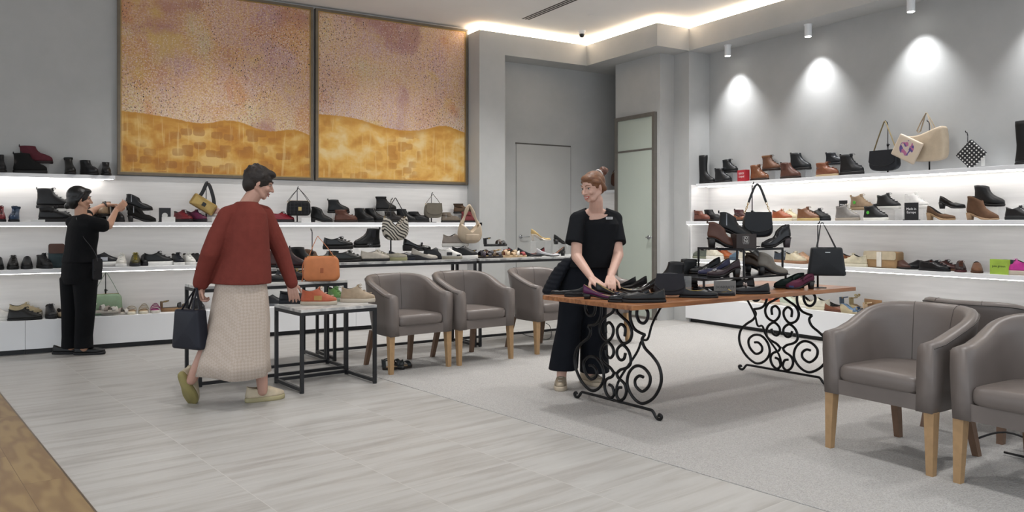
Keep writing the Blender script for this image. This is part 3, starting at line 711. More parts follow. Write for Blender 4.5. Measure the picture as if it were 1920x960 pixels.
def rrect(w, h, r, n=5, top=None, z0=0.0):
    """rounded rectangle outline, optional narrower top width"""
    tw = top if top is not None else w; P = []
    for (cx, cz, a0) in ((tw / 2 - r, h - r, 0), (-tw / 2 + r, h - r, 90), (-w / 2 + r, r, 180), (w / 2 - r, r, 270)):
        for i in range(n + 1):
            a = R(a0 + 90 * i / n); P.append((cx + r * math.cos(a), z0 + cz + r * math.sin(a)))
    # add mid points on long edges for a smoother fill
    out = []
    for i, p in enumerate(P):
        q = P[(i + 1) % len(P)]; out.append(p); d = math.hypot(q[0] - p[0], q[1] - p[1])
        if d > .04:
            k = int(d / .03)
            for j in range(1, k): out.append((p[0] + (q[0] - p[0]) * j / k, p[1] + (q[1] - p[1]) * j / k))
    return out
def sheet(outl, y, m, parent, name, th=.004):
    bm = bmesh.new(); a = [bm.verts.new((x, y, z)) for x, z in outl]; b = [bm.verts.new((x, y - th, z)) for x, z in outl]; n = len(a)
    bm.faces.new(a); bm.faces.new(b[::-1])
    for i in range(n): bm.faces.new((a[i], a[(i + 1) % n], b[(i + 1) % n], b[i]))
    return obj(name, bm, m, parent)
def handle(parent, pts, w=.009, t=.003, c='#1b1b1e', up=(0, 1, 0), name='strap', k=6, r=None, metal=0):
    bm = bmesh.new(); p = spl(pts, k)
    if r: tube(bm, p, r, 8)
    else: tube(bm, p, 0, 8, flat=(w, t, Vector(up)))
    return obj(name, bm, mat(c, .5, metal), parent, True)
def bag_stand(x, y, z, h, label, rz=0, bend=0.0, y_off=.0):
    t = thing('bag_stand', label, 'stand', (x, y, z), rz, 'black metal bag stands')
    m = mat('#131316', .35, .3)
    bm = bmesh.new(); box(bm, -.05, .05, -.045, .045, 0, .006); obj('base', bm, m, t)
    bm = bmesh.new(); cyl(bm, 0, 0, .006, h * .55, .0075, n=12); obj('pole', bm, m, t, True)
    bm = bmesh.new(); cyl(bm, 0, 0, h * .55, h - .02, .0042, n=10); obj('inner_rod', bm, mat('#3a3a3e', .3, .8), t, True)
    bm = bmesh.new(); tube(bm, spl([(0, 0, h - .03), (0, -.012, h - .004), (0, -.03, h - .004), (0, -.04, h + .012)], 4), .004, 8); obj('hook', bm, m, t, True)
    bm = bmesh.new(); cyl(bm, 0, 0, h * .55 - .012, h * .55 + .012, .011, n=12); tube(bm, [(0, 0, h * .55), (.022, 0, h * .55)], .004, 8); obj('clamp', bm, m, t, True)
    return t
def bag(kind, loc, rz, w, h, d, c, label, strap=None, sc=None, cat='handbag', **k):
    """origin at the bag's bottom middle; front looks to -y; strap = height of the strap's peak above the bottom"""
    nm = {'saddle': 'saddle_bag', 'box': 'flap_bag', 'tote': 'tote_bag', 'hobo': 'hobo_bag', 'duffel': 'shoulder_bag', 'clutch': 'clutch_bag', 'pouch': 'zip_pouch'}[kind]
    t = thing(nm, label, cat, loc, rz); m = k.get('m') or mat(c, k.get('rough', .5), k.get('metal', 0), var=.08, bump=.12, bscale=250, spec=.32)
    sc = sc or c; px = k.get('peak', 0.0); cw_ = k.get('span', .42)
    if kind == 'saddle':
        o = []
        for i in range(28):
            a = 2 * PI * i / 28; x, z = math.cos(a), math.sin(a)
            xx = w / 2 * (abs(x) ** .62) * (1 if x > 0 else -1); zz = h / 2 + h / 2 * (abs(z) ** .62) * (1 if z > 0 else -1)
            xx *= 1 - .16 * (zz / h) ; o.append((xx, zz))
        bag_body(o, d, m, t)
        fl = [(-w * .40, h * .99), (w * .40, h * .99)] + [(w * .43 * math.cos(a), h * .5 - h * .28 * math.sin(a)) for a in [PI * i / 12 for i in range(13)]]
        sheet(fl, -d / 2 * 1.02, m, t, 'flap', .006)
        sm = bmesh.new(); tube(sm, [(w * .43 * math.cos(a), -d / 2 * 1.02 - .007, h * .5 - h * .28 * math.sin(a)) for a in [PI * i / 12 for i in range(13)]], .0022, 6); obj('edge_piping', sm, mat(k.get('edge', '#111114'), .5), t, True)
    elif kind == 'box':
        bag_body(rrect(w, h, .02), d, m, t, puff=.97)
        sheet(rrect(w * .98, h * k.get('flap', .55), .02, z0=h * (1 - k.get('flap', .55))), -d / 2 * 1.0, k.get('fm') or m, t, 'flap', .006)
    elif kind == 'tote':
        o = [(p.x * w, p.z * h) for p in spl([(a, 0, b) for a, b in k['outl'] + [k['outl'][0]]], 3)[:-1]] if 'outl' in k else rrect(w, h, .018, top=w * k.get('top', .82))
        bag_body(o, d, m, t, puff=.96)
    elif kind == 'duffel':
        bag_body(rrect(w, h, .05 if h > .13 else .03, top=w * .95), d, m, t, puff=.92)
        zb = bmesh.new(); tube(zb, [(-w * .4, 0, h * 1.0), (w * .4, 0, h * 1.0)], .003, 6); obj('zip', zb, mat('#b99a5c', .3, .8), t)
    elif kind == 'hobo':
        o = [(-w * .42, h), (-w * .5, h * .62), (-w * .47, h * .28), (-w * .3, h * .05), (0, 0), (w * .3, h * .05), (w * .47, h * .28), (w * .5, h * .62), (w * .42, h), (w * .33, h * .82), (w * .18, h * .66), (0, h * .60), (-w * .18, h * .66), (-w * .33, h * .82)]
        o = [(p.x, p.z) for p in spl([(a, 0, b) for a, b in o] + [(o[0][0], 0, o[0][1])], 3)[:-1]]
        bag_body(o, d, m, t, puff=.9)
    elif kind == 'pouch':
        bag_body(rrect(w, h, .012), d, m, t, puff=.94)
    elif kind == 'clutch':
        bag_body(rrect(w, h, .02), d, m, t, puff=.95)
    if strap:
        s2 = w * cw_; zt = strap; zb = h * k.get('zb', .93)
        if k.get('chain'):
            f = .45
            for sg in (-1, 1):
                p0 = Vector((sg * s2, 0, zb)); p1 = Vector((px + sg * .028, 0, zt - .03)); mid = p0.lerp(p1, f)
                bm = bmesh.new(); n = 5
                for i in range(n):
                    q = p0.lerp(mid, (i + .5) / n); dr_ = (mid - p0).normalized(); sd = Vector((0, 1, 0)) if i % 2 else dr_.cross(Vector((0, 1, 0)))
                    tube(bm, [q + dr_ * (.012 * math.cos(a)) + sd * (.006 * math.sin(a)) for a in [2 * PI * j / 10 for j in range(10)]], .0022, 5, closed=True)
                obj('chain_link', bm, mat('#c9a860', .25, 1), t, True)
            bm = bmesh.new(); L0 = Vector((-s2, 0, zb)).lerp(Vector((px - .028, 0, zt - .03)), f); R0 = Vector((s2, 0, zb)).lerp(Vector((px + .028, 0, zt - .03)), f)
            tube(bm, spl([L0, (px - .026, 0, zt - .03), (px, 0, zt), (px + .026, 0, zt - .03), R0], 6), k.get('sr', .008), 10); obj('handle', bm, mat(sc, .45), t, True)
        else:
            for yy in k.get('two', [0]):
                handle(t, [(-s2, yy, zb), (-s2 * .55 + px * .5, yy * .6, zb + (zt - zb) * .5), (px - .010, 0, zt - .012), (px, 0, zt), (px + .010, 0, zt - .012), (s2 * .55 + px * .5, yy * .6, zb + (zt - zb) * .5), (s2, yy, zb)], k.get('sw', .009), .0028, sc, name='strap')
            bm = bmesh.new()
            for sg in (-1, 1):
                tube(bm, [(sg * s2 + .009 * math.cos(a), 0, zb - .004 + .009 * math.sin(a)) for a in [2 * PI * j / 12 for j in range(12)]], .0022, 5, closed=True)
            obj('ring', bm, mat('#b99a5c', .3, 1), t, True)
    return t
def card(label, loc, rz, w, h, c, lines=(), tc='#f0f0f0', ts=.016, th=.004, foot=None, tilt=0, name='display_card', spacing=1.0, cat='sign'):
    t = thing(name, label, cat, loc, rz)
    obj('panel', boxm(-w / 2, w / 2, -th / 2, th / 2, .0, h), mat(c, .5), t)
    if foot: obj('foot', boxm(-w * .55, w * .55, -.02, .02, 0, .008), mat(foot, .4), t)
    if lines: text('lettering', '\n'.join(lines), ts, mat(tc, .5), t, (0, -th / 2 - .0003, h * .55), (PI / 2, 0, 0), spacing=spacing)
    return t
# ------------------------------------------------------------ tub armchairs
LEATHER = mat('#6d6561', .37, var=.04, scale=6, bump=.10, bscale=320, spec=.4)
SEAM = mat('#4a4440', .6)
OAK = mat('#a5855f', .5, var=.08, scale=30)
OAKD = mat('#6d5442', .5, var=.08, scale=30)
def armchair_meshes():
    A, YF, TH = .325, -.285, .085; YB = .0
    path = [(-A, YF), (-A, YF + .1), (-A, YF + .2)]
    for i in range(0, 25):
        a = PI + PI * i / 24
        x = A * math.cos(a); y = YB + .30 * -math.sin(a)
        path.append((x, y))
    path += [(A, YF + .2), (A, YF + .1), (A, YF)]
    n = len(path)
    def frame(i):
        p = Vector((*path[i], 0)); a = Vector((*path[max(i - 1, 0)], 0)); b = Vector((*path[min(i + 1, n - 1)], 0))
        t = (b - a).normalized(); nrm = Vector((t.y, -t.x, 0))       # points outward
        if nrm.dot(p) < 0: nrm = -nrm
        return p, nrm
    secs = []
    for i in range(n):
        p, nr = frame(i); y = p.y
        f = sstep((y - YF) / (.30 - YF) * 1.05)
        zt = .655 + .145 * f
        lean = .055 * max(0, (y + .05)) / .3
        th = TH * (1 - .2 * f)
        def at(u, z):      # u = distance inwards from the outer face
            k = (z - .31) / .45; off = -.05 * (1 - k) * (.35 + .65 * f) + lean * k * .6
            return Vector((p.x, p.y, z)) + nr * (off - u)
        q = [at(0, .31), at(-.003, .42), at(-.004, .55), at(0, zt - .06), at(.002, zt - .022), at(.014, zt - .006), at(th * .5, zt), at(th - .014, zt - .006), at(th, zt - .024), at(th + .004, zt - .08), at(th + .003, .50), at(th, .40), at(th, .31)]
        secs.append(q)
    bm = bmesh.new(); rings(bm, secs)
    out = {'shell': bm}
    # stitched seams: outer top edge and two seams across the inside
    bm = bmesh.new()
    tube(bm, [s[4] + (s[4] - s[8]).normalized() * .002 for s in secs], .0028, 6)
    out['piping'] = bm
    bm = bmesh.new()
    for i in (n // 2 - 3, n // 2 + 3):
        s = secs[i]; inn = (s[8] - s[4]).normalized()
        tube(bm, [s[4] + Vector((0, 0, .001)), s[5] + Vector((0, 0, .001)), s[6] + Vector((0, 0, .0012)), s[7] + Vector((0, 0, .001)), s[8] + inn * .0008, s[9] + inn * .0008, s[10] + inn * .0008, s[11] + inn * .0008], .0016, 5)
    out['seam'] = bm
    # seat base with front rail
    P = [(-A + TH - .01, YF + .006), (A - TH + .01, YF + .006), (A - TH + .01, .02)] + [((A - TH) * math.cos(a), .22 * math.sin(a)) for a in [PI * i / 12 for i in range(1, 12)]] + [(-A + TH - .01, .02)]
    out['seat_base'] = prism(P, .312, .392)
    # cushion
    bm = bmesh.new(); rr = []
    W2 = A - TH - .002
    for z, s in ((.388, .93), (.394, .975), (.41, 1.0), (.435, 1.006), (.455, .995), (.468, .965), (.474, .90)):
        q = []
        for i in range(40):
            a = 2 * PI * i / 40; cx, sy = math.cos(a), math.sin(a)
            x = W2 * s * (abs(cx) ** .28) * (1 if cx > 0 else -1)
            if sy < 0: y = -.295 * s * (abs(sy) ** .25)
            else: y = .215 * s * (sy ** .55); x = W2 * s * (abs(cx) ** (.28 + .3 * sy)) * (1 if cx > 0 else -1)
            q.append(Vector((x, y + .0, z + (.008 * (1 - (x / W2) ** 2) if z > .46 else 0))))
        rr.append(q)
    vv = rings(bm, rr, True, False); top = vv[-1]; c = bm.verts.new((0, -.03, .486)); mid = [bm.verts.new(v.co.lerp(Vector((0, -.03, .486)), .35) + Vector((0, 0, .003))) for v in top]
    for i in range(40):
        j = (i + 1) % 40; bm.faces.new((top[i], top[j], mid[j], mid[i])); bm.faces.new((mid[i], mid[j], c))
    out['seat_cushion'] = bm
    def leg(x0, y0, x1, y1, w0, w1):
        bm = bmesh.new(); r = []
        for (x, y, z, w_) in ((x1, y1, 0, w1), (x0, y0, .312, w0)):
            r.append([Vector((x + a * w_ / 2, y + b * w_ / 2, z)) for a, b in ((-1, -1), (1, -1), (1, 1), (-1, 1))])
        rings(bm, r); return bm
    out['leg0'] = leg(-.285, -.25, -.29, -.262, .052, .034); out['leg1'] = leg(.285, -.25, .29, -.262, .052, .034)
    out['leg2'] = leg(-.20, .20, -.225, .275, .046, .034); out['leg3'] = leg(.20, .20, .225, .275, .046, .034)
    return {k: v for k, v in out.items()}
AC = {}
for k_, bm_ in armchair_meshes().items():
    bmesh.ops.recalc_face_normals(bm_, faces=bm_.faces[:]); me_ = bpy.data.meshes.new(k_); bm_.to_mesh(me_); bm_.free()
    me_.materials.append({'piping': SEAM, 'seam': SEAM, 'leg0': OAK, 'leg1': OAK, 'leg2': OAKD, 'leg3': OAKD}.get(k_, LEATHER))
    if not k_.startswith('leg') and k_ != 'seat_base':
        for p_ in me_.polygons: p_.use_smooth = True
    AC[k_] = me_
def armchair(x, y, rz, label):
    t = thing('tub_armchair', label, 'armchair', (x, y, .004), R(rz), 'grey leather tub armchairs')
    for k_ in ('shell', 'piping', 'seam', 'seat_base', 'seat_cushion'):
        o = bpy.data.objects.new(k_, AC[k_]); COL.objects.link(o); o.parent = t
    for i in range(4):
        o = bpy.data.objects.new('leg', AC['leg%d' % i]); COL.objects.link(o); o.parent = t
        if i > 1: o['label'] = 'dark brown rear leg splayed backwards'
    return t
armchair(2.80, 6.40, 8, 'grey tub armchair beside the small marble nesting table, dark shoes beneath it')
armchair(3.48, 6.47, 7, 'grey tub armchair second from left in the back row')
armchair(4.39, 6.62, 8, 'grey tub armchair just left of the smiling assistant, partly behind her')
armchair(5.08, 6.72, 8, 'grey tub armchair almost hidden behind the smiling assistant')
armchair(4.07, 2.545, -90, 'large foreground grey tub armchair, whole, at the right end of the wooden table')
armchair(4.08, 1.835, -90, 'foreground grey tub armchair cut off by the right photo edge')
armchair(4.97, 2.60, 90, 'grey tub armchair standing back to back behind the foreground pair, only its rim showing')
armchair(4.97, 1.90, 90, 'grey tub armchair behind the one cut by the right photo edge')

# ------------------------------------------------------------ marble tables on black sled frames
def b_marble(nt, N, L, b):
    tc = N.new('ShaderNodeTexCoord'); nz = N.new('ShaderNodeTexNoise'); nz.inputs['Scale'].default_value = 7; nz.inputs['Detail'].default_value = 8; nz.inputs['Distortion'].default_value = 1.2
    L.new(tc.outputs['Object'], nz.inputs['Vector']); r = N.new('ShaderNodeValToRGB'); e = r.color_ramp.elements
    e[0].position = .38; e[0].color = lin('#9a9a9a'); e[1].position = .6; e[1].color = lin('#d2d1ce'); x = e.new(.48); x.color = lin('#bfbfbd')
    L.new(nz.outputs['Fac'], r.inputs[0]); L.new(r.outputs[0], b.inputs['Base Color'])
MARBLE = tex('white_grey_marble', b_marble, .3)
def sled_table(label, x, y, rz, w, d, h, group=None, z=0, extra=None, th=.022, back_rail=True, front_rail=False):
    """origin at the front left corner"""
    t = thing('marble_table', label, 'table', (x, y, z), R(rz), group)
    obj('marble_top', boxm(0, w, 0, d, h - th, h, .002), MARBLE, t)
    s = .025; bm = bmesh.new(); zt = h - th
    box(bm, 0, w, 0, s, zt - s, zt); box(bm, 0, w, d - s, d, zt - s, zt); box(bm, 0, s, s, d - s, zt - s, zt); box(bm, w - s, w, s, d - s, zt - s, zt)
    obj('top_frame', bm, BLACKM, t)
    for (a, b_) in ((0, 0), (w - s, 0), (0, d - s), (w - s, d - s)):
        obj('leg', boxm(a, a + s, b_, b_ + s, .008, zt - s), BLACKM, t)
        bm = bmesh.new(); cyl(bm, a + s / 2, b_ + s / 2, 0, .008, .017, n=14); obj('foot', bm, BLACKM, t)
    for a in (0, w - s): obj('side_rail', boxm(a, a + s, s, d - s, .012, .012 + s), BLACKM, t)
    if front_rail: obj('long_rail', boxm(s, w - s, 0, s, .012, .012 + s), BLACKM, t)
    if back_rail: obj('long_rail', boxm(s, w - s, d - s, d, .012, .012 + s), BLACKM, t)
    return t
T1 = sled_table('smallest and lowest marble nesting table, holding an orange sneaker', 1.70, 5.765, 6.5, .625, .52, .617, 'marble nesting tables')
T2 = sled_table('wider marble nesting table under the orange bag, behind the red cardigan shopper', 1.10, 6.40, 5.5, 1.23, .40, .77, 'marble nesting tables', front_rail=True)
T3 = sled_table('tallest marble nesting table at the back, with boots standing on it', 1.54, 6.95, 5.5, .78, .54, .86, 'marble nesting tables', back_rail=False)
sled_table('long high marble table behind the armchairs, left of the pair, full of lace-ups and wedges', 2.36, 6.98, 1.5, 1.505, .50, .895, 'high marble tables behind the armchairs')
sled_table('long high marble table behind the armchairs, right of the pair, with sandals and pumps', 3.90, 7.02, 2.0, 1.62, .50, .895, 'high marble tables behind the armchairs')

# ------------------------------------------------------------ wooden table with wrought iron scroll legs
def b_wood(nt, N, L, b):
    tc = N.new('ShaderNodeTexCoord'); mp = N.new('ShaderNodeMapping'); mp.inputs['Scale'].default_value = (1.2, 14, 14); L.new(tc.outputs['Object'], mp.inputs[0])
    nz = N.new('ShaderNodeTexNoise'); nz.inputs['Scale'].default_value = 2.2; nz.inputs['Detail'].default_value = 6; nz.inputs['Distortion'].default_value = .5; L.new(mp.outputs[0], nz.inputs['Vector'])
    r = N.new('ShaderNodeValToRGB'); e = r.color_ramp.elements; e[0].position = .3; e[0].color = lin('#6e4228'); e[1].position = .7; e[1].color = lin('#a8734a'); L.new(nz.outputs['Fac'], r.inputs[0]); L.new(r.outputs[0], b.inputs['Base Color'])
WOOD = tex('reddish_brown_wood', b_wood, .32)
IRON = mat('#101114', .38, .4, var=.1)
TW, TD, TZ = 2.42, .87, .76
DT = thing('display_table', 'long reddish wooden display table on black wrought iron scroll legs', 'table', (4.25, 4.19, 0), R(4.5))
obj('table_top', boxm(-TW / 2, TW / 2, -TD / 2, TD / 2, TZ - .03, TZ, .003), WOOD, DT)
def dpt(x, y):          # far scroll leg traced in its own plane: across, up
    yr = 762 + (x - 250) * .176; yt = 118 - (x - 180) * .085
    return (x, (yr - y) / (yr - yt) * (TZ - .03 - .055) + .055)
CX = 588.0
def half(pts): return [((x - (532 + (y - 112) * .092)) / 985.0, dpt(x, y)[1]) for x, y in pts]
strokes = [
 # outer body: top hook, corner, big belly, large bottom spiral
 [(735, 118), (738, 165), (765, 208), (805, 212), (832, 175), (832, 125), (805, 92)],
 [(688, 95), (675, 150), (690, 220), (735, 275), (820, 300)],
 [(820, 300), (800, 340), (830, 400), (900, 455), (960, 520), (992, 610), (985, 700), (935, 790), (845, 835), (760, 790), (700, 700), (705, 610), (760, 550), (835, 555), (895, 615), (893, 690), (840, 740), (780, 705), (768, 655), (800, 622), (838, 628)],
 # upper heart scroll
 [(540, 112), (555, 165), (610, 200), (670, 235), (705, 300), (688, 365), (630, 390), (580, 345), (568, 290), (600, 252), (640, 275), (642, 335)],
 # middle heart scroll, turned over
 [(660, 462), (650, 505), (615, 515), (583, 480), (585, 435), (630, 402), (690, 445), (715, 520), (690, 565), (625, 590), (592, 620)],
 # bottom small scroll
 [(588, 610), (610, 650), (670, 690), (695, 745), (680, 800), (640, 818), (605, 780), (615, 730), (648, 722)],
]
def scroll_leg(x):
    bm = bmesh.new()
    for st in strokes:
        h2 = half(st)
        for sg in (-1, 1):
            tube(bm, spl([(0, -sg * u, v) for u, v in h2], 5), .0105, 8)
    # rail with curled feet
    for sg in (-1, 1):
        pts = [(0, 0, .055), (0, sg * .30, .055), (0, sg * .345, .05), (0, sg * .372, .02), (0, sg * .392, .010), (0, sg * .415, .014), (0, sg * .422, .032), (0, sg * .405, .040), (0, sg * .396, .028)]
        tube(bm, spl(pts, 5), .010, 8)
    box(bm, -.012, .012, -.36, .36, TZ - .036, TZ - .03)
    o = obj('scroll_leg', bm, IRON, DT, True); o.location = (x, .06, .004); return o
scroll_leg(-.88); scroll_leg(.96)
for sg, n_ in ((-1, 0), (1, 1)):
    bm = bmesh.new(); x0 = -.88 if sg < 0 else .96
    tube(bm, spl([(x0, .06, .10), (x0 - sg * .04, .06, .2), (x0 - sg * .20, .06, .36), (x0 - sg * .25, .06, .44), (x0 - sg * .31, .06, .45), (x0 - sg * .36, .06, .56), (x0 - sg * .50, .06, TZ - .028)], 5), .0085, 8)
    obj('brace', bm, IRON, DT, True)

# black stepped stand on the wooden table
DS = thing('display_riser_stand', 'black metal two level display stand on the wooden table', 'stand', (4.04, 4.03, TZ), R(4.5))
b_ = .012
def frame_bars(parent, x0, x1, y0, y1, z0, z1):
    bm = bmesh.new()
    for z in (z1,): box(bm, x0, x1, y0, y0 + b_, z - b_, z); box(bm, x0, x1, y1 - b_, y1, z - b_, z); box(bm, x0, x0 + b_, y0, y1, z - b_, z); box(bm, x1 - b_, x1, y0, y1, z - b_, z)
    obj('frame', bm, BLACKM, parent)
    for a in (x0, x1 - b_):
        for c in (y0, y1 - b_): obj('post', boxm(a, a + b_, c, c + b_, z0, z1 - b_), BLACKM, parent)
frame_bars(DS, 0, .96, 0, .40, 0, .10)
obj('lower_plate', boxm(.0, .96, -.03, .40, .10, .106), mat('#1b1c1f', .2), DS)
frame_bars(DS, .44, .92, .0, .44, .106, .304)
obj('upper_plate', boxm(.44, .92, 0, .44, .304, .31), mat('#1b1c1f', .2), DS)
# ------------------------------------------------------------ stock on the shelves
BK, BK2, BR, TAN, NAVY, WH, CR = '#17171a', '#222126', '#6a3a24', '#9a5f36', '#20242f', '#dcdbd8', '#d3cab4'
SURF = {'LT': ('x', 9.10, 1.745), 'L2': ('x', 9.02, 1.27), 'L3': ('x', 9.02, .815), 'LB': ('x', 9.02, .325),
        'RT': ('y', 7.42, 1.765), 'R2': ('y', 7.34, 1.285), 'R3': ('y', 7.34, .81), 'RB': ('y', 7.34, .325),
        'BL': ('x', 7.20, .895), 'BR': ('x', 7.26, .895)}
GRP = {'LT': 'boots on the left wall top shelf', 'L2': 'footwear on the left wall middle shelf', 'L3': 'shoes on the left wall shelf at table height', 'LB': 'shoes on the left platform',
       'RT': 'boots on the right wall top shelf', 'R2': 'footwear on the right wall middle shelf', 'R3': 'shoes on the right wall lower shelf', 'RB': 'shoes on the right platform',
       'BL': 'shoes on the high marble tables', 'BR': 'shoes on the high marble tables'}
DIRL = {'R': 0, 'F': -90, 'L': 180, 'B': 90}
def place(s, px, back=0.0, up=0.0):
    ax, v, z = SURF[s]
    p = ony(px, v + back, z + up) if ax == 'x' else onx(px, v + back, z + up)
    return p
def put(s, px, dr, kind, c, label, back=0.0, up=0.0, **k):
    p = place(s, px, back, up)
    rz = DIRL[dr[0]] + (float(dr[1:]) if len(dr) > 1 else 0)
    k['L'] = min(k.get('L', .27), .285)
    if SURF[s][0] == 'y': rz -= 90 if dr[0] in 'RL' else 90
    nr = k.pop('noriser', False)
    if up > .02 and not nr:
        rr = 0 if SURF[s][0] == 'x' else PI / 2
        riser(p.x, p.y, SURF[s][2], up - .0005, 'clear acrylic riser under the ' + ' '.join(label.split()[:6]).replace(' on a riser', ''), w=min(.24, k.get('L', .275) * .8), d=.11, rz=rr)
    if kind == 'sandal': return make_sandal(p, R(rz), c, label, group=GRP[s], **k)
    return make_shoe(kind, p, R(rz), c, label, group=GRP[s], **k)

# left wall, top shelf
put('LT', 1, 'F8', 'boot', BK2, 'dark boot cut by the left photo edge on the top left shelf', tab=True)
put('LT', 57, 'R-6', 'boot', '#141416', 'black suede ankle boot on the top left shelf, under the burgundy one', back=-.03, tab=True, ts=.03, L=.29, rough=.9)
put('LT', 68, 'R-6', 'boot', '#5a1c28', 'burgundy suede ankle boot raised above a black one on the top left shelf', back=.02, up=.105, tab=True, hi=.88, L=.29, rough=.9, sole='#1d1214')
put('LT', 131, 'F10', 'boot', '#26241f', 'dark ankle boot with a turned fleece cuff on the top left shelf', cuff='#2a2c2b', L=.26)
put('LT', 167, 'F28', 'boot', '#2c2c2e', 'charcoal ankle boot angled forwards on the top left shelf, second from its right end', hi=.85, L=.27)
put('LT', 199, 'F0', 'boot', '#242427', 'dark ankle boot at the right end of the top left shelf', hi=.8, L=.26)
# left wall, middle shelf
put('L2', 0, 'F5', 'boot', '#7c1a20', 'red boot at the left photo edge on the middle left shelf', sole='#17171a', lace='#17171a', hi=.8)
put('L2', 28, 'F-8', 'boot', '#1f3a5c', 'blue lace-up ankle boot facing forwards on the middle left shelf', sole='#15161a', lace='#15202e', hi=.85, L=.25, cuff='#24354a')
put('L2', 100, 'R-8', 'boot', '#1c1d20', 'black buckled boot set on top behind the dark-haired person', back=.03, up=.135, tab=True, ts=.03, L=.29, lace='#303036')
put('L2', 104, 'R-8', 'boot', '#18181b', 'black chunky ankle boot below the buckled one beside the dark-haired person', back=-.06, ts=.034, L=.29, hi=.7, lace='#303036')
put('L2', 172, 'R5', 'boot', '#17181b', 'black boot half hidden by the raised arm of the dark-haired person', back=.03, hi=.8)
put('L2', 196, 'F-20', 'boot', '#8d7152', 'striped brown boot the dark-haired person is arranging', back=-.02, up=.06, hi=.8, noriser=False)
put('L2', 220, 'F15', 'boot', '#19191c', 'narrow black boot just right of the reaching hand', back=.03, hi=.9, L=.27)
put('L2', 261, 'R-4', 'heelboot', '#16171a', 'black leather heeled ankle boot stacked above a suede one', back=.05, up=.12, heel=.05, zip_=True, L=.26, hi=.8)
put('L2', 266, 'R-4', 'heelboot', '#1a1816', 'black suede heeled ankle boot below the leather one near the reaching hand', back=-.06, heel=.055, zip_=True, L=.27, hi=.75, rough=.9)
put('L2', 343, 'F30', 'sneaker', '#6e1b24', 'red trainer beside the black card with a white disc', L=.27, sole='#20181a', lace='#30181c')
put('L2', 368, 'F35', 'sneaker', '#571a3a', 'berry purple trainer behind the gold bag', L=.28, sole='#1b161a', lace='#241a26')
put('L2', 404, 'F30', 'sneaker', '#a98a84', 'pinkish silver trainer partly behind the red cardigan shopper', L=.26, sole='#c8c4c0', up=.06, back=.03)
put('L2', 528, 'R-4', 'sneaker', '#7c1e2a', 'glossy red trainer beside the quilted black bag', L=.28, sole='#201a1c', lace='#1c1618', rough=.25, hi=.85)
put('L2', 603, 'R-35', 'heelboot', '#141416', 'slim black heeled boot right of the small white card', heel=.04, L=.26, hi=.95)
put('L2', 635, 'R-3', 'boot', '#1a1b1e', 'black ankle boot raised above a brown one on the middle shelf', back=.07, up=.11, tab=True, L=.26, hi=.9)
put('L2', 649, 'R-3', 'boot', '#5a2f20', 'chestnut brown ankle boot in front of a raised black one', back=-.05, L=.27, lace='#3a2018', hi=.8, sole='#24150f')
put('L2', 683, 'F38', 'boot', '#1a191b', 'black ankle boot facing right, left one of two side by side', L=.27, hi=.95)
put('L2', 703, 'F42', 'boot', '#1c1b1d', 'black ankle boot, right one of two side by side', L=.27, hi=.95)
put('L2', 724, 'R-3', 'boot', '#1b1a1b', 'black fleece topped boot raised behind the zebra bag', back=.07, up=.14, L=.26, hi=1.0, cuff='#1f1e1f')
put('L2', 740, 'R-5', 'boot', '#2b2220', 'dark brown boot behind the zebra bag', back=-.04, L=.26, hi=.75)
put('L2', 762, 'R-30', 'boot', '#161618', 'tall black chelsea boot right of the zebra bag handle', back=.03, L=.25, gus='#222226')
put('L2', 785, 'R-12', 'boot', '#19191c', 'low black ankle boot left of the taupe saddle bag', L=.27, hi=.72)
put('L2', 845, 'R-8', 'boot', '#6d6152', 'taupe suede ankle boot right of the taupe saddle bag', back=-.02, L=.25, hi=.72, rough=.9, zip_=True)
put('L2', 868, 'R-8', 'boot', '#5c4431', 'brown suede boot raised behind the cream handles', back=.06, up=.115, L=.25, hi=.72, rough=.9, cuff='#4a3a2e')
put('L2', 884, 'R-8', 'boot', '#7a2426', 'red ankle boot at the right end of the middle left shelf', back=-.02, L=.28, hi=.72, lace='#3a1418')
# left wall, third shelf
put('L3', -3, 'F0', 'sneaker', '#1c1c20', 'black shoe cut by the left photo edge, table height shelf', sole='#1b1b1e')
put('L3', 25, 'F0', 'sneaker', '#1f1d1b', 'dark lace-up shoe, first whole one on the table height shelf', sole='#181818', lace='#33302c')
put('L3', 51, 'F0', 'sneaker', '#1d1d21', 'black rounded shoe, second whole one on the table height shelf', sole='#1a1a1c')
put('L3', 83, 'F22', 'hitop', '#1f1f21', 'black high shoe beside the dark green bag', sole='#19191b', lace='#2b2b2e', hi=.85)
put('L3', 196, 'R-4', 'sneaker', '#23262d', 'navy zip trainer with a white sole right of the dark-haired person', sole=WH, up=.022, noriser=True, L=.28, stripe='#b9bcc2')
put('L3', 228, 'F-6', 'sneaker', '#d2cfc8', 'white lace-up trainer facing forwards, alone right of the navy one', sole=WH, lace='#eeeeea', L=.29)
put('L3', 254, 'F-6', 'sneaker', '#4a4420', 'black trainer with yellow laces and chunky sole', sole='#26262a', lace='#b3a02a', L=.29, toe='#25262c')
put('L3', 271, 'F-4', 'sneaker', '#1b1b1e', 'black trainer squeezed beside the yellow laced one', sole='#1b1b1e', back=.08, L=.26)
put('L3', 297, 'R-2', 'sneaker', '#232528', 'black running shoe in side view with a ridged white sole', sole=WH, ts=.042, lace='#1c1c1f', L=.34)
put('L3', 333, 'F12', 'sneaker', '#1f2430', 'navy trainer facing forwards with a white sole', sole=WH, lace='#1b1f2a', L=.27)
put('L3', 354, 'F12', 'sneaker', '#d8d6d0', 'white trainer beside the navy one facing forwards', sole=WH, lace='#f0f0ee', L=.27)
put('L3', 370, 'F12', 'sneaker', '#1b1c20', 'black and white trainer at the red cardigan elbow', sole=WH, L=.27)
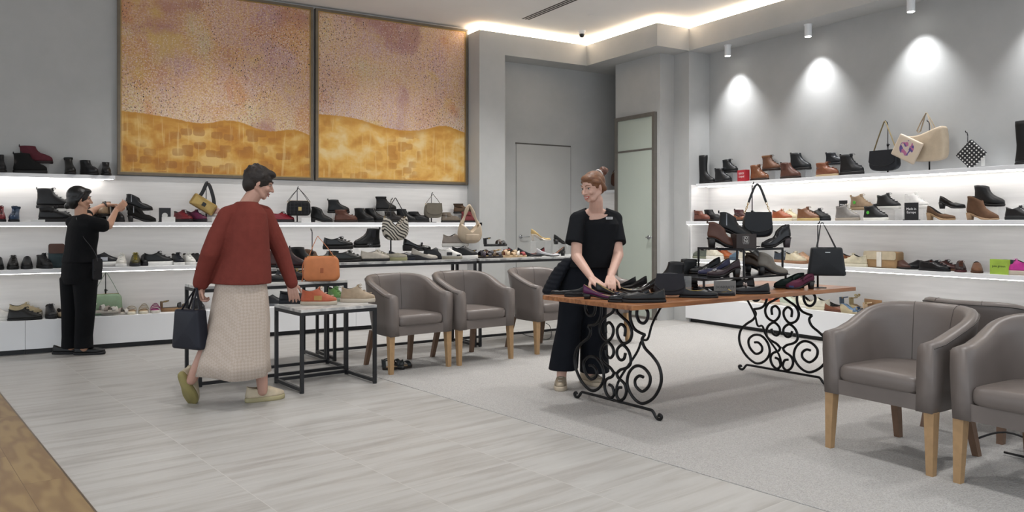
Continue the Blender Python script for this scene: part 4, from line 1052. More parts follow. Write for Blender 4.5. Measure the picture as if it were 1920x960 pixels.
put('L3', 388, 'R-20', 'sneaker', '#2a1c20', 'dark wine trainer half behind the red cardigan sleeve', sole='#1c1c20', L=.27)
# left platform
put('LB', -2, 'R-8', 'sneaker', '#cfccc6', 'pale trainer cut by the left photo edge on the platform', sole='#c9c6c0')
put('LB', 48, 'R-4', 'sneaker', '#a89878', 'pale gold trainer behind the black one on the platform', back=.10, up=.02, noriser=True, L=.34, sole='#b9b2a2', lace='#c9c0a8')
put('LB', 47, 'R-4', 'sneaker', '#1f1e1d', 'black patterned trainer in side view on the left platform', back=-.08, L=.32, sole='#161616', ts=.018, lace='#333231')
put('LB', 95, 'F8', 'sneaker', '#1e1e23', 'black trainer facing forwards on the platform left of the dark-haired person', sole='#17171a', lace='#2a2a30', L=.29)
put('LB', 116, 'F12', 'loafer', '#a48d68', 'gold beige slip-on beside the leg of the dark-haired person', sole='#1c1b1a')
SA = lambda s, px, d, c, lab, **k: put(s, px, d, 'sandal', c, lab, **k)
SA('LB', 194, 'R-4', ['#b9b4ae', '#8f857c'], 'left silver strappy sandal in front of the sage green bag', up=.03, back=-.09, sole='#a8a39a', foot='#b9b0a4', noriser=True)
SA('LB', 218, 'R-4', ['#c2bdb6', '#9a9088'], 'right silver strappy sandal beside the sage green bag', back=-.06, sole='#a8a39a', foot='#b9b0a4')
SA('LB', 247, 'F-8', ['#cfc7b0'], 'cream slide sandal facing forwards, left of two', sole='#d6cfbd', straps=2, ankle=False, ts=.03, L=.29)
SA('LB', 270, 'F-8', ['#cbc1a6'], 'cream slide sandal with crossed bands, right of two', sole='#d3ccba', straps=3, ankle=False, ts=.03, L=.29)
SA('LB', 291, 'F-6', ['#a8377c'], 'magenta pink slide sandal on the left platform', sole='#c9c4bb', straps=3, ankle=False, ts=.03, foot='#a8377c', L=.28)
SA('LB', 329, 'R-2', ['#7c6a4e', '#2a2a2c'], 'olive gold sandal with black lining in side view', sole='#8c6c4a', straps=2, ts=.04, L=.32, foot='#3a332a')
put('LB', 371, 'F10', 'sneaker', '#20222a', 'dark trainer on the platform behind the navy carried bag', sole='#17181b', L=.3)
put('LB', 512, 'R-10', 'sneaker', '#34363a', 'dark grey trainer on the platform behind the marble tables', sole='#55575a', L=.29)
# right wall, top shelf
put('RT', 1325, 'R0', 'tall', '#17181b', 'tall black riding boot at the left end of the right top shelf', back=-.02, L=.27)
put('RT', 1356, 'R0', 'boot', '#1c1e22', 'black lace-up ankle boot beside the tall black boot', back=-.04, lace='#2d2f33', tab=True, L=.27)
put('RT', 1369, 'R-3', 'boot', '#202226', 'black lace-up boot raised behind its neighbour near the red box', back=.05, up=.125, lace='#3a3b40', L=.25)
put('RT', 1424, 'R-5', 'boot', '#7d4a2c', 'glossy tan lace-up boot beside the red box', back=-.05, lace='#5a3320', L=.28, rough=.25, sole='#2a1d16')
put('RT', 1446, 'R-5', 'boot', '#70442c', 'tan lace-up boot raised behind with a folded cuff', back=.05, up=.115, lace='#2a1d18', L=.27, cuff='#8a6244', sole='#2a1d16')
put('RT', 1482, 'R-3', 'boot', '#5e3527', 'plain reddish brown chelsea boot on the right top shelf', back=-.05, tab='#17171a', L=.28, sole='#241813', gus='#4a2a20')
put('RT', 1501, 'R-3', 'boot', '#20242a', 'black chelsea boot raised behind the reddish brown one', back=.06, up=.10, tab=True, L=.29, hi=1.05)
put('RT', 1551, 'R-3', 'boot', '#85492c', 'tan short boot with a pale layered sole', back=-.04, L=.30, hi=.78, sole='#b09a78', lace='#6a3820')
put('RT', 1566, 'R-3', 'boot', '#252c36', 'dark blue cut-away boot raised behind the tan short boot', back=.07, up=.13, tab=True, L=.24, hi=.8, sole='#20242a')
put('RT', 1597, 'R-3', 'boot', '#1a1b1f', 'tall laced black boot left of the bags on the right top shelf', back=-.02, lace='#3a3a40', tab=True, L=.30, hi=1.12, ts=.035)
put('RT', 1937, 'R0', 'tall', '#17181a', 'tall black boot cut by the right photo edge', back=-.0, L=.29)
# right wall, second shelf
put('R2', 1316, 'R-3', 'boot', '#6d3424', 'rust brown ankle boot at the left end of the right middle shelf', back=-.08, tab='#3a1e18', L=.27, hi=.7, sole='#2a1814')
put('R2', 1336, 'R-3', 'boot', '#1d1e22', 'black ankle boot beside the rust brown one', back=.02, L=.30, hi=.75)
put('R2', 1393, 'R-3', 'boot', '#4a1f20', 'dark wine ankle boot seen between display boot and black bag', back=.04, tab=True, L=.28, hi=.72)
put('R2', 1392, 'R-3', 'loafer', '#7a4428', 'tan shoe toe showing left of the black saddle bag', back=-.1, L=.3)
put('R2', 1466, 'R-4', 'sneaker', '#8f4a2a', 'orange brown trainer with cream laces right of the black saddle bag', back=-.06, sole='#c9bda2', lace='#e4ddc8', L=.33)
put('R2', 1481, 'R-4', 'sneaker', '#cdc3a4', 'cream trainer with white laces behind the orange brown one', back=.07, sole='#cfc7b2', lace='#f0ecdf', L=.36)
put('R2', 1515, 'R-3', 'hitop', '#7a4a2c', 'tan lace-up high top with a gum sole', back=-.05, sole='#a58f5e', lace='#5a3a22', L=.29, hi=.85)
put('R2', 1536, 'R-3', 'sneaker', '#222528', 'dark green lace-up shoe beside the tan high top', back=.04, sole='#1c1d20', lace='#2f3338', L=.29)
put('R2', 1589, 'R-3', 'hitop', '#75706a', 'grey taupe high top with cream laces, front row', back=-.06, sole='#8f8578', lace='#d8d2c4', L=.29)
put('R2', 1616, 'R-3', 'hitop', '#94795c', 'sand suede high top with green sticker, raised', back=.08, up=.11, sole='#a08a6e', lace='#a08a6e', dot='#4fae3c', L=.27, rough=.9, tab='#94795c')
put('R2', 1642, 'R-3', 'hitop', '#1d1f22', 'black high top with green sticker and white sole, front row', back=-.06, sole='#c9c7c0', lace='#24262a', dot='#4fae3c', L=.27)
put('R2', 1666, 'R-3', 'hitop', '#1f2124', 'black high top with white sole, raised row', back=.08, up=.115, sole='#cfcdc8', lace='#2a2c30', L=.265)
put('R2', 1718, 'R-3', 'hitop', '#d6d4d0', 'all white high top behind the black Europe card', back=.08, up=.115, sole='#dcdad6', lace='#f2f2f0', L=.26)
put('R2', 1764, 'R-3', 'loafer', '#5c3e26', 'brown suede loafer on a block heel', back=-.07, heel=.06, sole='#8a6f50', L=.275, rough=.9, hi=1.15)
put('R2', 1785, 'R-3', 'loafer', '#1a1a1e', 'black leather loafer on a block heel, raised row', back=.07, up=.11, heel=.05, L=.25, rough=.25, hi=1.15)
put('R2', 1842, 'R-3', 'heelboot', '#5e3d25', 'brown suede ankle boot on a pale block heel', back=-.07, heel=.055, sole='#8d7154', L=.285, hi=1.0, rough=.9)
put('R2', 1855, 'R-3', 'boot', '#191a1c', 'black ankle boot raised behind the brown suede one', back=.07, up=.12, heel=.02, L=.27, hi=1.0)
put('R2', 1913, 'R-3', 'sneaker', '#1c1d20', 'black lace-up shoe by the right photo edge, middle shelf', back=-.05, sole='#17181a', lace='#2d2e33', L=.25)
# right wall, third shelf
R3 = lambda px, d, kind, c, lab, **k: put('R3', px, d, kind, c, lab, **k)
R3(1313, 'L-3', 'sneaker', '#5a5f55', 'green and brown trainer at the left end of the right lower shelf', sole='#6f7260', back=-.06, L=.3)
R3(1340, 'R-3', 'sneaker', '#c9c2b0', 'cream trainer seen through the black stand', sole='#d8d5cc', back=-.07, L=.36, ts=.04)
R3(1360, 'R-3', 'sneaker', '#a85a30', 'orange trainer seen through the black stand', sole='#7a5236', back=.08, L=.34)
R3(1385, 'L-3', 'sneaker', '#4f6474', 'blue grey trainer behind the black stand', sole='#3b4a58', back=-.02, L=.34)
R3(1402, 'R-3', 'sneaker', '#cdc7b6', 'off white trainer behind the stand post', sole='#d4cfc2', back=-.08, L=.36)
R3(1419, 'R-3', 'sneaker', '#26282d', 'dark trainer behind the stand post', sole='#d0ccc2', back=.08, L=.32)
R3(1470, 'R-3', 'sneaker', '#343a44', 'navy canvas trainer behind the taupe boots', sole='#8a6a54', lace='#b9bcc0', back=.02, L=.30)
R3(1492, 'R-3', 'sneaker', '#c3b79c', 'beige trainer behind the right stand post', sole='#8f6a50', back=-.06, L=.33, lace='#ddd4c0')
R3(1506, 'R-3', 'sneaker', '#b58f70', 'tan trainer beside the beige one behind the tote bag', sole='#9a6f50', back=.06, L=.32)
R3(1580, 'L4', 'sneaker', '#7d4c2c', 'brown trainer just right of the black tote bag', sole='#b5a58c', back=.02, L=.30)
R3(1601, 'L4', 'sneaker', '#c6bda4', 'cream and tan trainer left of the two-tone bag', sole='#cbc4b0', lace='#e0d8c0', back=-.07, L=.32)
R3(1692, 'F60', 'oxford', '#4f2a20', 'reddish brown slip-on beside the two-tone bag', hi=1.1, back=-.02, L=.27)
R3(1723, 'F-28', 'oxford', '#1a1a1d', 'glossy black lace-up turned towards the room', back=.03, L=.30, rough=.25)
R3(1752, 'R4', 'oxford', '#1d1d20', 'black derby lace-up in side view on the lower shelf', back=-.10, L=.36, sole='#161618', lace='#101012', rough=.25)
R3(1770, 'R4', 'oxford', '#4a2521', 'dark burgundy lace-up behind the black derby', back=.07, L=.34, lace='#1b1214', sole='#6a4a34', rough=.25)
R3(1801, 'F32', 'oxford', '#3a241f', 'dark brown shoe facing the room with a burgundy sole', sole='#4a2024', L=.29, lace='#6a3a22', hi=1.1)
R3(1832, 'F30', 'oxford', '#7a4a2a', 'tan leather shoe facing the room, alone left of the green card', L=.29, sole='#4a3020', hi=1.1)
R3(1907, 'L6', 'sneaker', '#b8328a', 'hot pink trainer by the green card', sole='#b9ad9e', ts=.038, lace='#e6c8dc', back=-.06, L=.27)
# right platform
RB = lambda px, d, kind, c, lab, **k: put('RB', px, d, kind, c, lab, **k)
RB(1412, 'R-6', 'sneaker', '#c9b29a', 'pale beige trainer under the table, left of the scroll leg top', sole='#cfc6b6', L=.36)
RB(1446, 'R-6', 'sneaker', '#b0664a', 'coral orange trainer glimpsed under the table edge', sole='#c9b7a4', L=.36)
RB(1478, 'R-6', 'sneaker', '#b5bfae', 'mint green trainer glimpsed through the scroll leg', sole='#c8c6ba', L=.36)
RB(1501, 'R-6', 'sneaker', '#cfcab9', 'cream knitted trainer glimpsed through the right scroll', sole='#d6d2c6', L=.36, lace='#bdb7a4')
RB(1519, 'F60', 'pump', '#b8a090', 'pale pink slip-on leaning behind a cream trainer', back=.1, L=.30, up=.03, noriser=True)
RB(1534, 'L4', 'sneaker', '#cfcbb8', 'cream trainer between the scroll leg and tan loafers', sole='#c9c2ac', back=-.07, L=.36, lace='#e2ddcc')
RB(1569, 'R4', 'loafer', '#7d452c', 'tan moccasin loafer at the front of the right platform', back=-.07, L=.40, sole='#5a3424', hi=1.1)
RB(1576, 'R4', 'loafer', '#1f2023', 'black moccasin behind the tan one', back=.09, L=.34, hi=1.1)
SA('RB', 1600, 'R4', ['#44505e', '#5a7390'], 'denim blue wedge sandal on a pale cork sole', back=-.08, heel=.07, wedge=True, sole='#a89a7c', straps=2, L=.42, foot='#6a86a4')
SA('RB', 1618, 'R4', ['#a8966c', '#8d7b54'], 'gold wedge sandal with a bow behind the denim one', back=.06, heel=.06, wedge=True, sole='#a3946f', straps=2, L=.30, bowc='#b8a676')
SA('RB', 1645, 'R4', ['#c3ab8c', '#4a3024'], 'pale nude sandal with a dark brown ankle strap beside the kraft card', back=-.04, heel=.03, wedge=True, sole='#bca888', straps=1, L=.36)

# high marble tables
B = lambda px, d, kind, c, lab, **k: put('BL', px, d, kind, c, lab, **k)
B(634, 'R-4', 'oxford', '#17181a', 'black patent lace-up raised on a clear riser beside the orange bag', up=.115, back=.10, lace='#26262a', ts=.034, L=.29, rough=.25, hi=1.1)
B(650, 'R-4', 'oxford', '#262a26', 'dark green lace-up below the black patent one', back=-.08, ts=.024, L=.30, lace='#3a3f3a', hi=1.1, rough=.3)
B(688, 'L2', 'boot', '#18191c', 'black chelsea boot pointing left on the high marble table', up=.125, back=.12, gus='#26262b', L=.27, hi=1.02, tab=True, ts=.026)
B(703, 'R-4', 'oxford', '#b3a999', 'putty beige lace-up with a black sole', back=-.09, L=.31, lace='#d8d0c2', sole='#1a1a1c', hi=1.15, ts=.024)
B(738, 'R-28', 'loafer', '#a09a86', 'pale olive chunky loafer left of the navy one', back=-.06, L=.26, sole='#8c8a68', ts=.03, hi=1.1)
B(754, 'R-28', 'loafer', '#232733', 'navy chunky loafer under the zebra bag', back=-.04, L=.27, sole='#1c1f2a', ts=.03, hi=1.15, rough=.3)
B(782, 'R-10', 'loafer', '#1b1c1e', 'black patent wedge with bow raised behind the taupe wedge', up=.085, back=.10, heel=.045, wedge=True, L=.29, bow='#1c1c1f', rough=.2)
B(796, 'R-5', 'loafer', '#a79f93', 'taupe wedge slip-on with a dark sole', back=-.10, heel=.04, wedge=True, sole='#26252a', L=.27)
B(818, 'R-20', 'sneaker', '#24262a', 'black trainer beside the striped white one', back=-.02, L=.26, sole='#1c1d20')
B(843, 'R-25', 'sneaker', '#cfcdc8', 'white trainer with black zigzag stripes', back=-.09, L=.25, sole='#8f8a7c', stripe='#17181a', toe='#1c1c1f')
put('BL', 854, 'R-5', 'sneaker', '#8d8279', 'grey beige knit trainer raised on a riser left of the cream bag', up=.12, back=.06, L=.29, sole='#d4d1cb', ts=.036)
put('BL', 871, 'R-5', 'sneaker', '#1b1c1f', 'black knit trainer with a thick white sole', back=-.10, L=.31, sole='#d8d6d2', ts=.036, lining='#1b1c1f')
C = lambda px, d, c, lab, **k: put('BR', px, d, 'sandal', c, lab, **k)
put('BR', 893, 'R-30', 'pump', '#1a1b1f', 'black slip-on behind the cream bag', back=.06, L=.26)
C(903, 'R-16', ['#2b2730', '#3a2f3c'], 'dark plum sandal, first left on the right high table', back=-.09, foot='#a48a58', L=.24)
C(922, 'R-14', ['#26242c', '#58442e'], 'dark sandal with bronze bands, second on the right high table', back=-.09, foot='#7a6242', L=.24)
C(929, 'R-4', ['#1d1c1e', '#3a2c22'], 'black cross-strap sandal raised on a riser', up=.115, back=.10, sole='#17171a', straps=2, foot='#1c1b1c', L=.27)
put('BR', 931, 'R-10', 'pump', '#6f4f3c', 'brown slip-on behind the nude sandal', back=.08, L=.26, up=.02, noriser=True)
put('BR', 930, 'R-10', 'pump', '#b9bcc0', 'silver white flat at the table front', back=-.02, L=.2)
C(948, 'R-16', ['#b09474', '#c0a684'], 'nude beige sandal on the right high table', back=-.10, sole='#b59b78', foot='#c2a886', L=.25)
C(966, 'R-16', ['#8a2a2c', '#cfc7bd', '#a08a6a'], 'sandal with red and white flower bands', back=-.09, sole='#b39a7a', foot='#bfa684', L=.25)
put('BR', 975, 'R-12', 'pump', '#1e2330', 'navy pump with open insole, left of two', back=.06, heel=.03, insole='#9c7656', L=.29)
put('BR', 993, 'R-12', 'pump', '#1c202c', 'navy pump with open insole, right of two', back=-.06, heel=.03, insole='#9c7656', L=.30)
put('BR', 1006, 'L10', 'pump', '#7a1f2a', 'red slingback behind the navy pumps', back=.1, heel=.03, L=.24)
put('BR', 1014, 'R-4', 'pump', '#b59a66', 'gold nude slingback raised high by the door handle', up=.17, back=.10, heel=.065, sole='#c9c1b4', point=.6, L=.25, insole='#b59a66', hb=.1)
put('BR', 1027, 'R-10', 'pump', '#b4b3b6', 'pale grey pump beside the red slingback', back=-.08, heel=.02, point=.3, L=.27, insole='#8a2a34')
put('BR', 1043, 'L-4', 'pump', '#1c1a1a', 'black block heel pump by the assistant, lower', back=-.02, heel=.045, insole='#7a5238', L=.22)
put('BR', 1055, 'R0', 'pump', '#1a1917', 'black block heel pump by the assistant, raised', up=.125, back=.08, heel=.05, insole='#7a5c3c', L=.24)
# ------------------------------------------------------------ shoes placed on tables: pixel of the sole, height
def tput(px, py, z, a, kind, c, label, dx=0, **k):
    p = onz(px, py, z); g = k.pop('group', 'shoes on the wooden display table')
    if kind == 'sandal': return make_sandal(p, -YAW + R(a), c, label, group=g, **k)
    return make_shoe(kind, p, -YAW + R(a), c, label, group=g, **k)
G1 = 'shoes on the marble nesting tables'
tput(553, 569, .617, 12, 'hitop', '#20242c', 'navy trainer beside the orange one on the lowest marble table', sole='#1c1f26', L=.24, hi=.7, group=G1)
tput(598, 571.5, .617, 8, 'sneaker', '#ae5a3e', 'orange suede trainer with a cream sole on the lowest marble table', sole='#b8ad9c', lace='#c9b7a2', L=.275, ts=.028, hi=1.1, stripe='#b08a50', group=G1)
tput(630, 563.5, .617, -48, 'sneaker', '#5f8a4c', 'green trainer turned away beside the beige one', sole='#8f9a88', L=.23, lace='#4a6a3a', group=G1)
tput(671, 566.5, .617, 3, 'sneaker', '#a29079', 'beige trainer with a dark collar at the right of the lowest marble table', sole='#bdb3a4', lace='#a29079', L=.275, lining='#1f2530', hi=1.1, group=G1)
tput(508, 528, .77, 15, 'loafer', '#1c1c20', 'black shoe with a silver trim by the shopper hand', buckle='#a8a8a8', L=.27, group=G1)
tput(548, 525, .77, 12, 'oxford', '#1c1a1e', 'black shoe with a gold striped collar behind the orange bag', L=.27, hi=1.4, lace='#a08a50', group=G1)
tput(513, 501, .86, 5, 'boot', '#4a2420', 'wine brown boot half behind the red cardigan sleeve', L=.26, hi=.85, group=G1)
tput(546, 502.5, .86, -6, 'boot', '#3a1c22', 'burgundy chelsea boot with a white oval sticker', L=.27, gus='#1f1c1e', tab=True, dot='#d0d0cc', group=G1)
tput(571, 500, .86, 2, 'boot', '#131416', 'tall black chelsea boot behind the orange bag handles', L=.27, tab=True, group=G1)
tput(592, 497.5, .86, 4, 'heelboot', '#6a4a34', 'tan brown ankle boot behind the orange bag', L=.26, hi=.8, heel=.03, group=G1)
tput(612, 495, .86, 190, 'boot', '#1e222e', 'navy and tan ankle boot behind the orange handles', L=.24, hi=.75, gus='#6a4a34', group=G1)
tput(745, 690, .004, -50, 'loafer', '#3a3c3c', 'dark shoe lying on the floor under the first armchair', L=.2, group='dark things under the first armchair')
make_sandal(onz(745, 691, .004), 0, ['#23282b', '#3a3d3d'], 'black and grey sandal on the floor under the first armchair', L=.27, straps=3, group='dark things under the first armchair')
D = .76
tput(1065, 552, D, 172, 'pump', '#141518', 'flat black shoe lying furthest left on the wooden table', L=.24, sole='#101114')
tput(1093, 556, D, 186, 'pump', '#1b1a1e', 'dark suede shoe with its sole up beside the purple pump', L=.25, rough=.9)
tput(1130, 561, D, -14, 'pump', '#4a1640', 'glossy purple patent pump at the near left of the wooden table', heel=.028, insole='#a08a5a', L=.26, rough=.16, buckle='#5a2450')
tput(1152, 557, D, -20, 'pump', '#15161b', 'black pump with a gold insole right of the purple one', heel=.028, insole='#a8905c', L=.26, rough=.3)
tput(1171, 549, D, -22, 'pump', '#191a1d', 'black pump with a gold insole, furthest back under the hands', heel=.028, insole='#a8905c', L=.26, rough=.3)
tput(1162, 541, D, 160, 'pump', '#16171a', 'black pointed shoe by the assistant right hand', heel=.03, L=.25, point=.5, rough=.6)
tput(1183, 543, D, 200, 'pump', '#131417', 'black suede shoe with its heel towards the room', heel=.03, L=.27, point=.5, rough=.95)
tput(1205, 548, D, 205, 'pump', '#15161a', 'glossy black pointed pump in the middle of the black row', heel=.035, L=.25, point=.4, rough=.2)
tput(1180, 566, D, 188, 'loafer', '#1a1b22', 'black snakeskin loafer pointing left beside the front edge', L=.27, rough=.25, buckle='#4a4c54', hi=1.0)
tput(1207, 567, D, 184, 'loafer', '#191a1c', 'black woven loafer nearest the front table edge', L=.275, heel=.0, rough=.4, hi=1.1, ts=.018)
tput(1252, 544, D, 178, 'boot', '#18181b', 'black ankle boot behind the grey flap bag, left of two', L=.25, hi=1.3)
tput(1276, 538, D, 178, 'boot', '#17181b', 'black ankle boot behind the grey flap bag, right of two', L=.26, hi=1.3)
tput(1322, 513, .867, 188, 'loafer', '#16171a', 'black block heel loafer with silver buckle, left of three', heel=.055, L=.25, buckle='#b9b9b9')
tput(1339, 516.5, .867, 188, 'loafer', '#1f2148', 'royal blue block heel loafer with silver buckle, middle of three', heel=.055, L=.25, buckle='#b9b9b9')
tput(1357, 519.5, .867, 188, 'loafer', '#3a2028', 'wine block heel loafer with silver buckle, right of three', heel=.055, L=.25, buckle='#b9b9b9')
tput(1424, 511, .867, 4, 'heelboot', '#5a4434', 'brown ankle boot with black heel under the upper plate', heel=.055, L=.24, hi=.72, sole='#141416', tab=True)
tput(1449, 515.5, .867, 4, 'heelboot', '#6e685e', 'taupe snakeskin ankle boot with black heel under the upper plate', heel=.055, L=.23, hi=.85, sole='#141416')
tput(1358, 464.5, 1.070, 3, 'heelboot', '#5c3526', 'brown pointed ankle boot on a block heel, top of the stand', heel=.065, L=.26, point=.7, hi=.86, tab='#3a2018', hb=.22)
tput(1455, 464, 1.070, 183, 'heelboot', '#2b2a2f', 'dark croc patent ankle boot pointing left, top of the stand', heel=.065, L=.23, point=.3, hi=.82, rough=.2, heelc='#3a3034', hb=.24)
tput(1310, 558, D, -8, 'loafer', '#171a21', 'black flat with silver bar and pale gold lining at the front edge', L=.25, insole='#a39054', buckle='#a8a8ac', lining='#a39054')
tput(1343, 554, D, -6, 'pump', '#1a202c', 'navy flat with a gold chain beside the grey lettered card', L=.25, insole='#9c8a58', buckle='#b39a58')
tput(1409, 551, D, 184, 'loafer', '#1b1d22', 'dark loafer with a jewelled bow beside the grey card', L=.26, bow='#a89a94', hi=1.0)
tput(1384, 541, D, 182, 'oxford', '#15161a', 'black laced shoe in the shade under the stand', L=.25)
tput(1480, 540, D, 184, 'heelboot', '#1c3530', 'bottle green suede cut-out heel on the wooden table', heel=.04, L=.24, hi=.35, rough=.9)
tput(1500, 542, D, 184, 'heelboot', '#5e1e3a', 'raspberry suede heel with a blue toe on the wooden table', heel=.05, L=.22, hi=.4, rough=.9, toe='#2b3a6a')
tput(1330, 545, D, 175, 'pump', '#17181c', 'black flat in the shade under the lower plate', L=.24, insole='#3a3a30')
# ------------------------------------------------------------ bags, stands, cards
def wallbag(s, px, back=0): return place(s, px, back)
# left wall
p = place('L3', 106, .02); t = bag('box', p, 0, .14, .24, .08, '#2b3a3e', 'small dark green upright bag with a brown pocket beside the dark-haired person', fm=mat('#4a2f26', .5), flap=.4)
p = place('LB', 199, .03); bag_stand(p.x + .0, p.y + .07, p.z, .44, 'black stand holding the sage green bag on the left platform')
bag('duffel', p, 0, .30, .21, .10, '#8ca388', 'sage green shoulder bag hanging on the left platform behind silver sandals', strap=.43, sw=.012, span=.40, peak=-.0, sc='#6f8470', cat='handbag')
p = place('L2', 384, -.02)
bag_stand(p.x + .03, p.y + .09, p.z, .42, 'black stand behind the gold crossbody bag')
t = bag('clutch', (p.x, p.y, p.z + .07), 0, .27, .13, .07, '#a98e58', 'metallic gold crossbody bag hung at a tilt with a wide black strap', rough=.3, metal=.7)
t.rotation_euler = (0, R(32), 0); t.location = (p.x - .05, p.y, p.z + .135)
bm = bmesh.new(); box(bm, -.02, .02, -.05, -.035, .045, .085); obj('clasp', bm, mat('#1a1815', .4), t)
Mi = Matrix.Rotation(R(-32), 3, 'Y')
def loc_(x, y, z): return Mi @ (Vector((x, y, z)) - (Vector(t.location) - Vector((p.x, p.y, p.z))))
handle(t, [loc_(-.10, .0, .215), loc_(-.03, 0, .31), loc_(.01, .0, .40), loc_(.03, .01, .425), loc_(.055, .0, .38), loc_(.09, .0, .25), loc_(.10, .0, .12)], .019, .002, '#17171a', (1, 0, 0))
p = place('L2', 560, -.03)
bag_stand(p.x, p.y + .06, p.z, .40, 'black stand behind the quilted black bag')
t = bag('duffel', (p.x, p.y, p.z + .075), 0, .27, .17, .09, '#141416', 'black quilted handbag with a gold clasp hanging on the middle left shelf', strap=.315, sw=.006, two=[-.03, .03], span=.46, rough=.6)
bm = bmesh.new()
for i in range(6):
    box(bm, -.11 + i * .042, -.108 + i * .042, -.0500, -.0465, .02, .15)
for i in range(4): box(bm, -.12, .12, -.0500, -.0465, .03 + i * .035, .032 + i * .035)
obj('quilting', bm, mat('#3a3a3e', .5), t); bm = boxm(-.02, .02, -.053, -.046, .055, .1, .004); obj('clasp', bm, mat('#b9a06a', .3, .9), t)
p = place('L2', 812, -.03)
bag_stand(p.x, p.y + .05, p.z, .37, 'black stand under the taupe saddle bag')
bag('saddle', (p.x, p.y, p.z + .055), 0, .255, .19, .08, '#655f54', 'taupe saddle bag with a rounded flap hanging on the middle left shelf', strap=.30, sw=.007, span=.40, edge='#4a443c', peak=-.0)
# zebra and cream bags on the high marble tables
p = onz(733, 487, .895); p = place('BL', 739, .0)
bag_stand(p.x - .01, p.y + .06, p.z, .60, 'black stand holding the zebra bag above the high marble table')
def b_zebra(nt, N, L, b):
    tc = N.new('ShaderNodeTexCoord'); n = N.new('ShaderNodeTexNoise'); n.inputs['Scale'].default_value = 7; n.inputs['Detail'].default_value = 1
    L.new(tc.outputs['Object'], n.inputs['Vector']); wv = N.new('ShaderNodeTexWave'); wv.inputs['Scale'].default_value = 11; wv.inputs['Distortion'].default_value = 9; wv.inputs['Detail'].default_value = 1; wv.inputs['Detail Scale'].default_value = .7
    mp = N.new('ShaderNodeMapping'); mp.inputs['Rotation'].default_value = (0, R(55), 0); L.new(tc.outputs['Object'], mp.inputs[0]); L.new(mp.outputs[0], wv.inputs['Vector'])
    r = N.new('ShaderNodeValToRGB'); r.color_ramp.interpolation = 'CONSTANT'; r.color_ramp.elements[0].color = lin('#2a2521'); r.color_ramp.elements[1].position = .42; r.color_ramp.elements[1].color = lin('#c2bbae'); L.new(wv.outputs['Fac'], r.inputs[0]); L.new(r.outputs[0], b.inputs['Base Color'])
bag('hobo', (p.x, p.y - .03, p.z + .195), 0, .255, .235, .12, '#c2bbae', 'zebra striped hobo bag with a black handle above the high marble table', strap=.415, zb=.98, span=.42, sw=.010, sc='#1c1b1a', m=tex('zebra_print', b_zebra, .5))
p = place('BR', 881, -.02); p = ony(881, 7.2, .895)
bag_stand(p.x - .03, p.y + .07, p.z, .52, 'black stand holding the cream bag above the high marble table')
t = bag('hobo', (p.x, p.y, p.z + .155), 0, .255, .20, .11, '#b9a892', 'cream hobo bag with thick puffy handles above the high marble table', rough=.45)
bm = bmesh.new(); tube(bm, spl([(-.105, 0, .19), (-.065, 0, .27), (-.03, 0, .365), (-.01, .0, .385), (.02, 0, .36), (.06, 0, .27), (.10, 0, .19)], 5), [.016 + .004 * math.sin(i * .9) for i in range(31)], 10); obj('puffy_handle', bm, mat('#b9a892', .45), t, True)
bm = boxm(-.08, .08, -.068, -.05, .025, .095, .008); obj('front_pocket', bm, mat('#b3a18b', .45), t, True)
# orange bag
p = onz(603, 527, .77)
bag_stand(p.x - .05, p.y + .10, p.z, .43, 'black stand behind the orange handbag', rz=-YAW)
t = bag('duffel', p, -YAW + R(14), .30, .21, .12, '#c57c50', 'large orange leather handbag on the marble nesting tables', strap=.375, sw=.009, span=.36, two=[-.035, .035], peak=-.03)
bm = boxm(-.012, .016, -.063, -.056, .07, .115, .003); obj('embossed_patch', bm, mat('#a0562e', .5), t)
bm = bmesh.new(); tube(bm, spl([(-.13, -.01, .20), (-.155, -.03, .12), (-.15, -.035, .05), (-.16, -.03, .0)], 4), 0, 6, flat=(.005, .0015, Vector((1, 0, 0)))); obj('hanging_strap', bm, mat('#a95f36', .5), t, True)
# right wall top shelf
def rbag(kind, px, up, w, h, d, c, lab, back=0, **k):
    p = place('RT', px, back); st = k.pop('stand', None)
    if st: bag_stand(p.x + .05, p.y, p.z, st[0], st[1], rz=-PI / 2)
    return bag(kind, (p.x, p.y, p.z + up), -PI / 2 + k.pop('turn', 0), w, h, d, c, lab, **k)
rbag('saddle', 1659, .02, .33, .21, .10, '#212328', 'black leather saddle bag with a tan strap on the right top shelf', back=-.06, strap=.50, sc='#8a7a56', sw=.012, stand=(.52, 'black stand of the black saddle bag on the right top shelf'), span=.38)
t = rbag('tote', 1737, .09, .40, .32, .11, '#bfae97', 'large beige slouchy tote on the right top shelf', back=-.02, strap=.47, two=[-.03, .03], sw=.012, span=.2, stand=(.48, 'black stand of the beige tote'), sc='#b3a48e', outl=[(-.50, .82), (-.2, .80), (.05, .88), (.34, 1.0), (.47, .94), (.50, .3), (.43, .05), (.1, .0), (-.3, .03), (-.42, .2)])
p = place('RT', 1697, -.12)
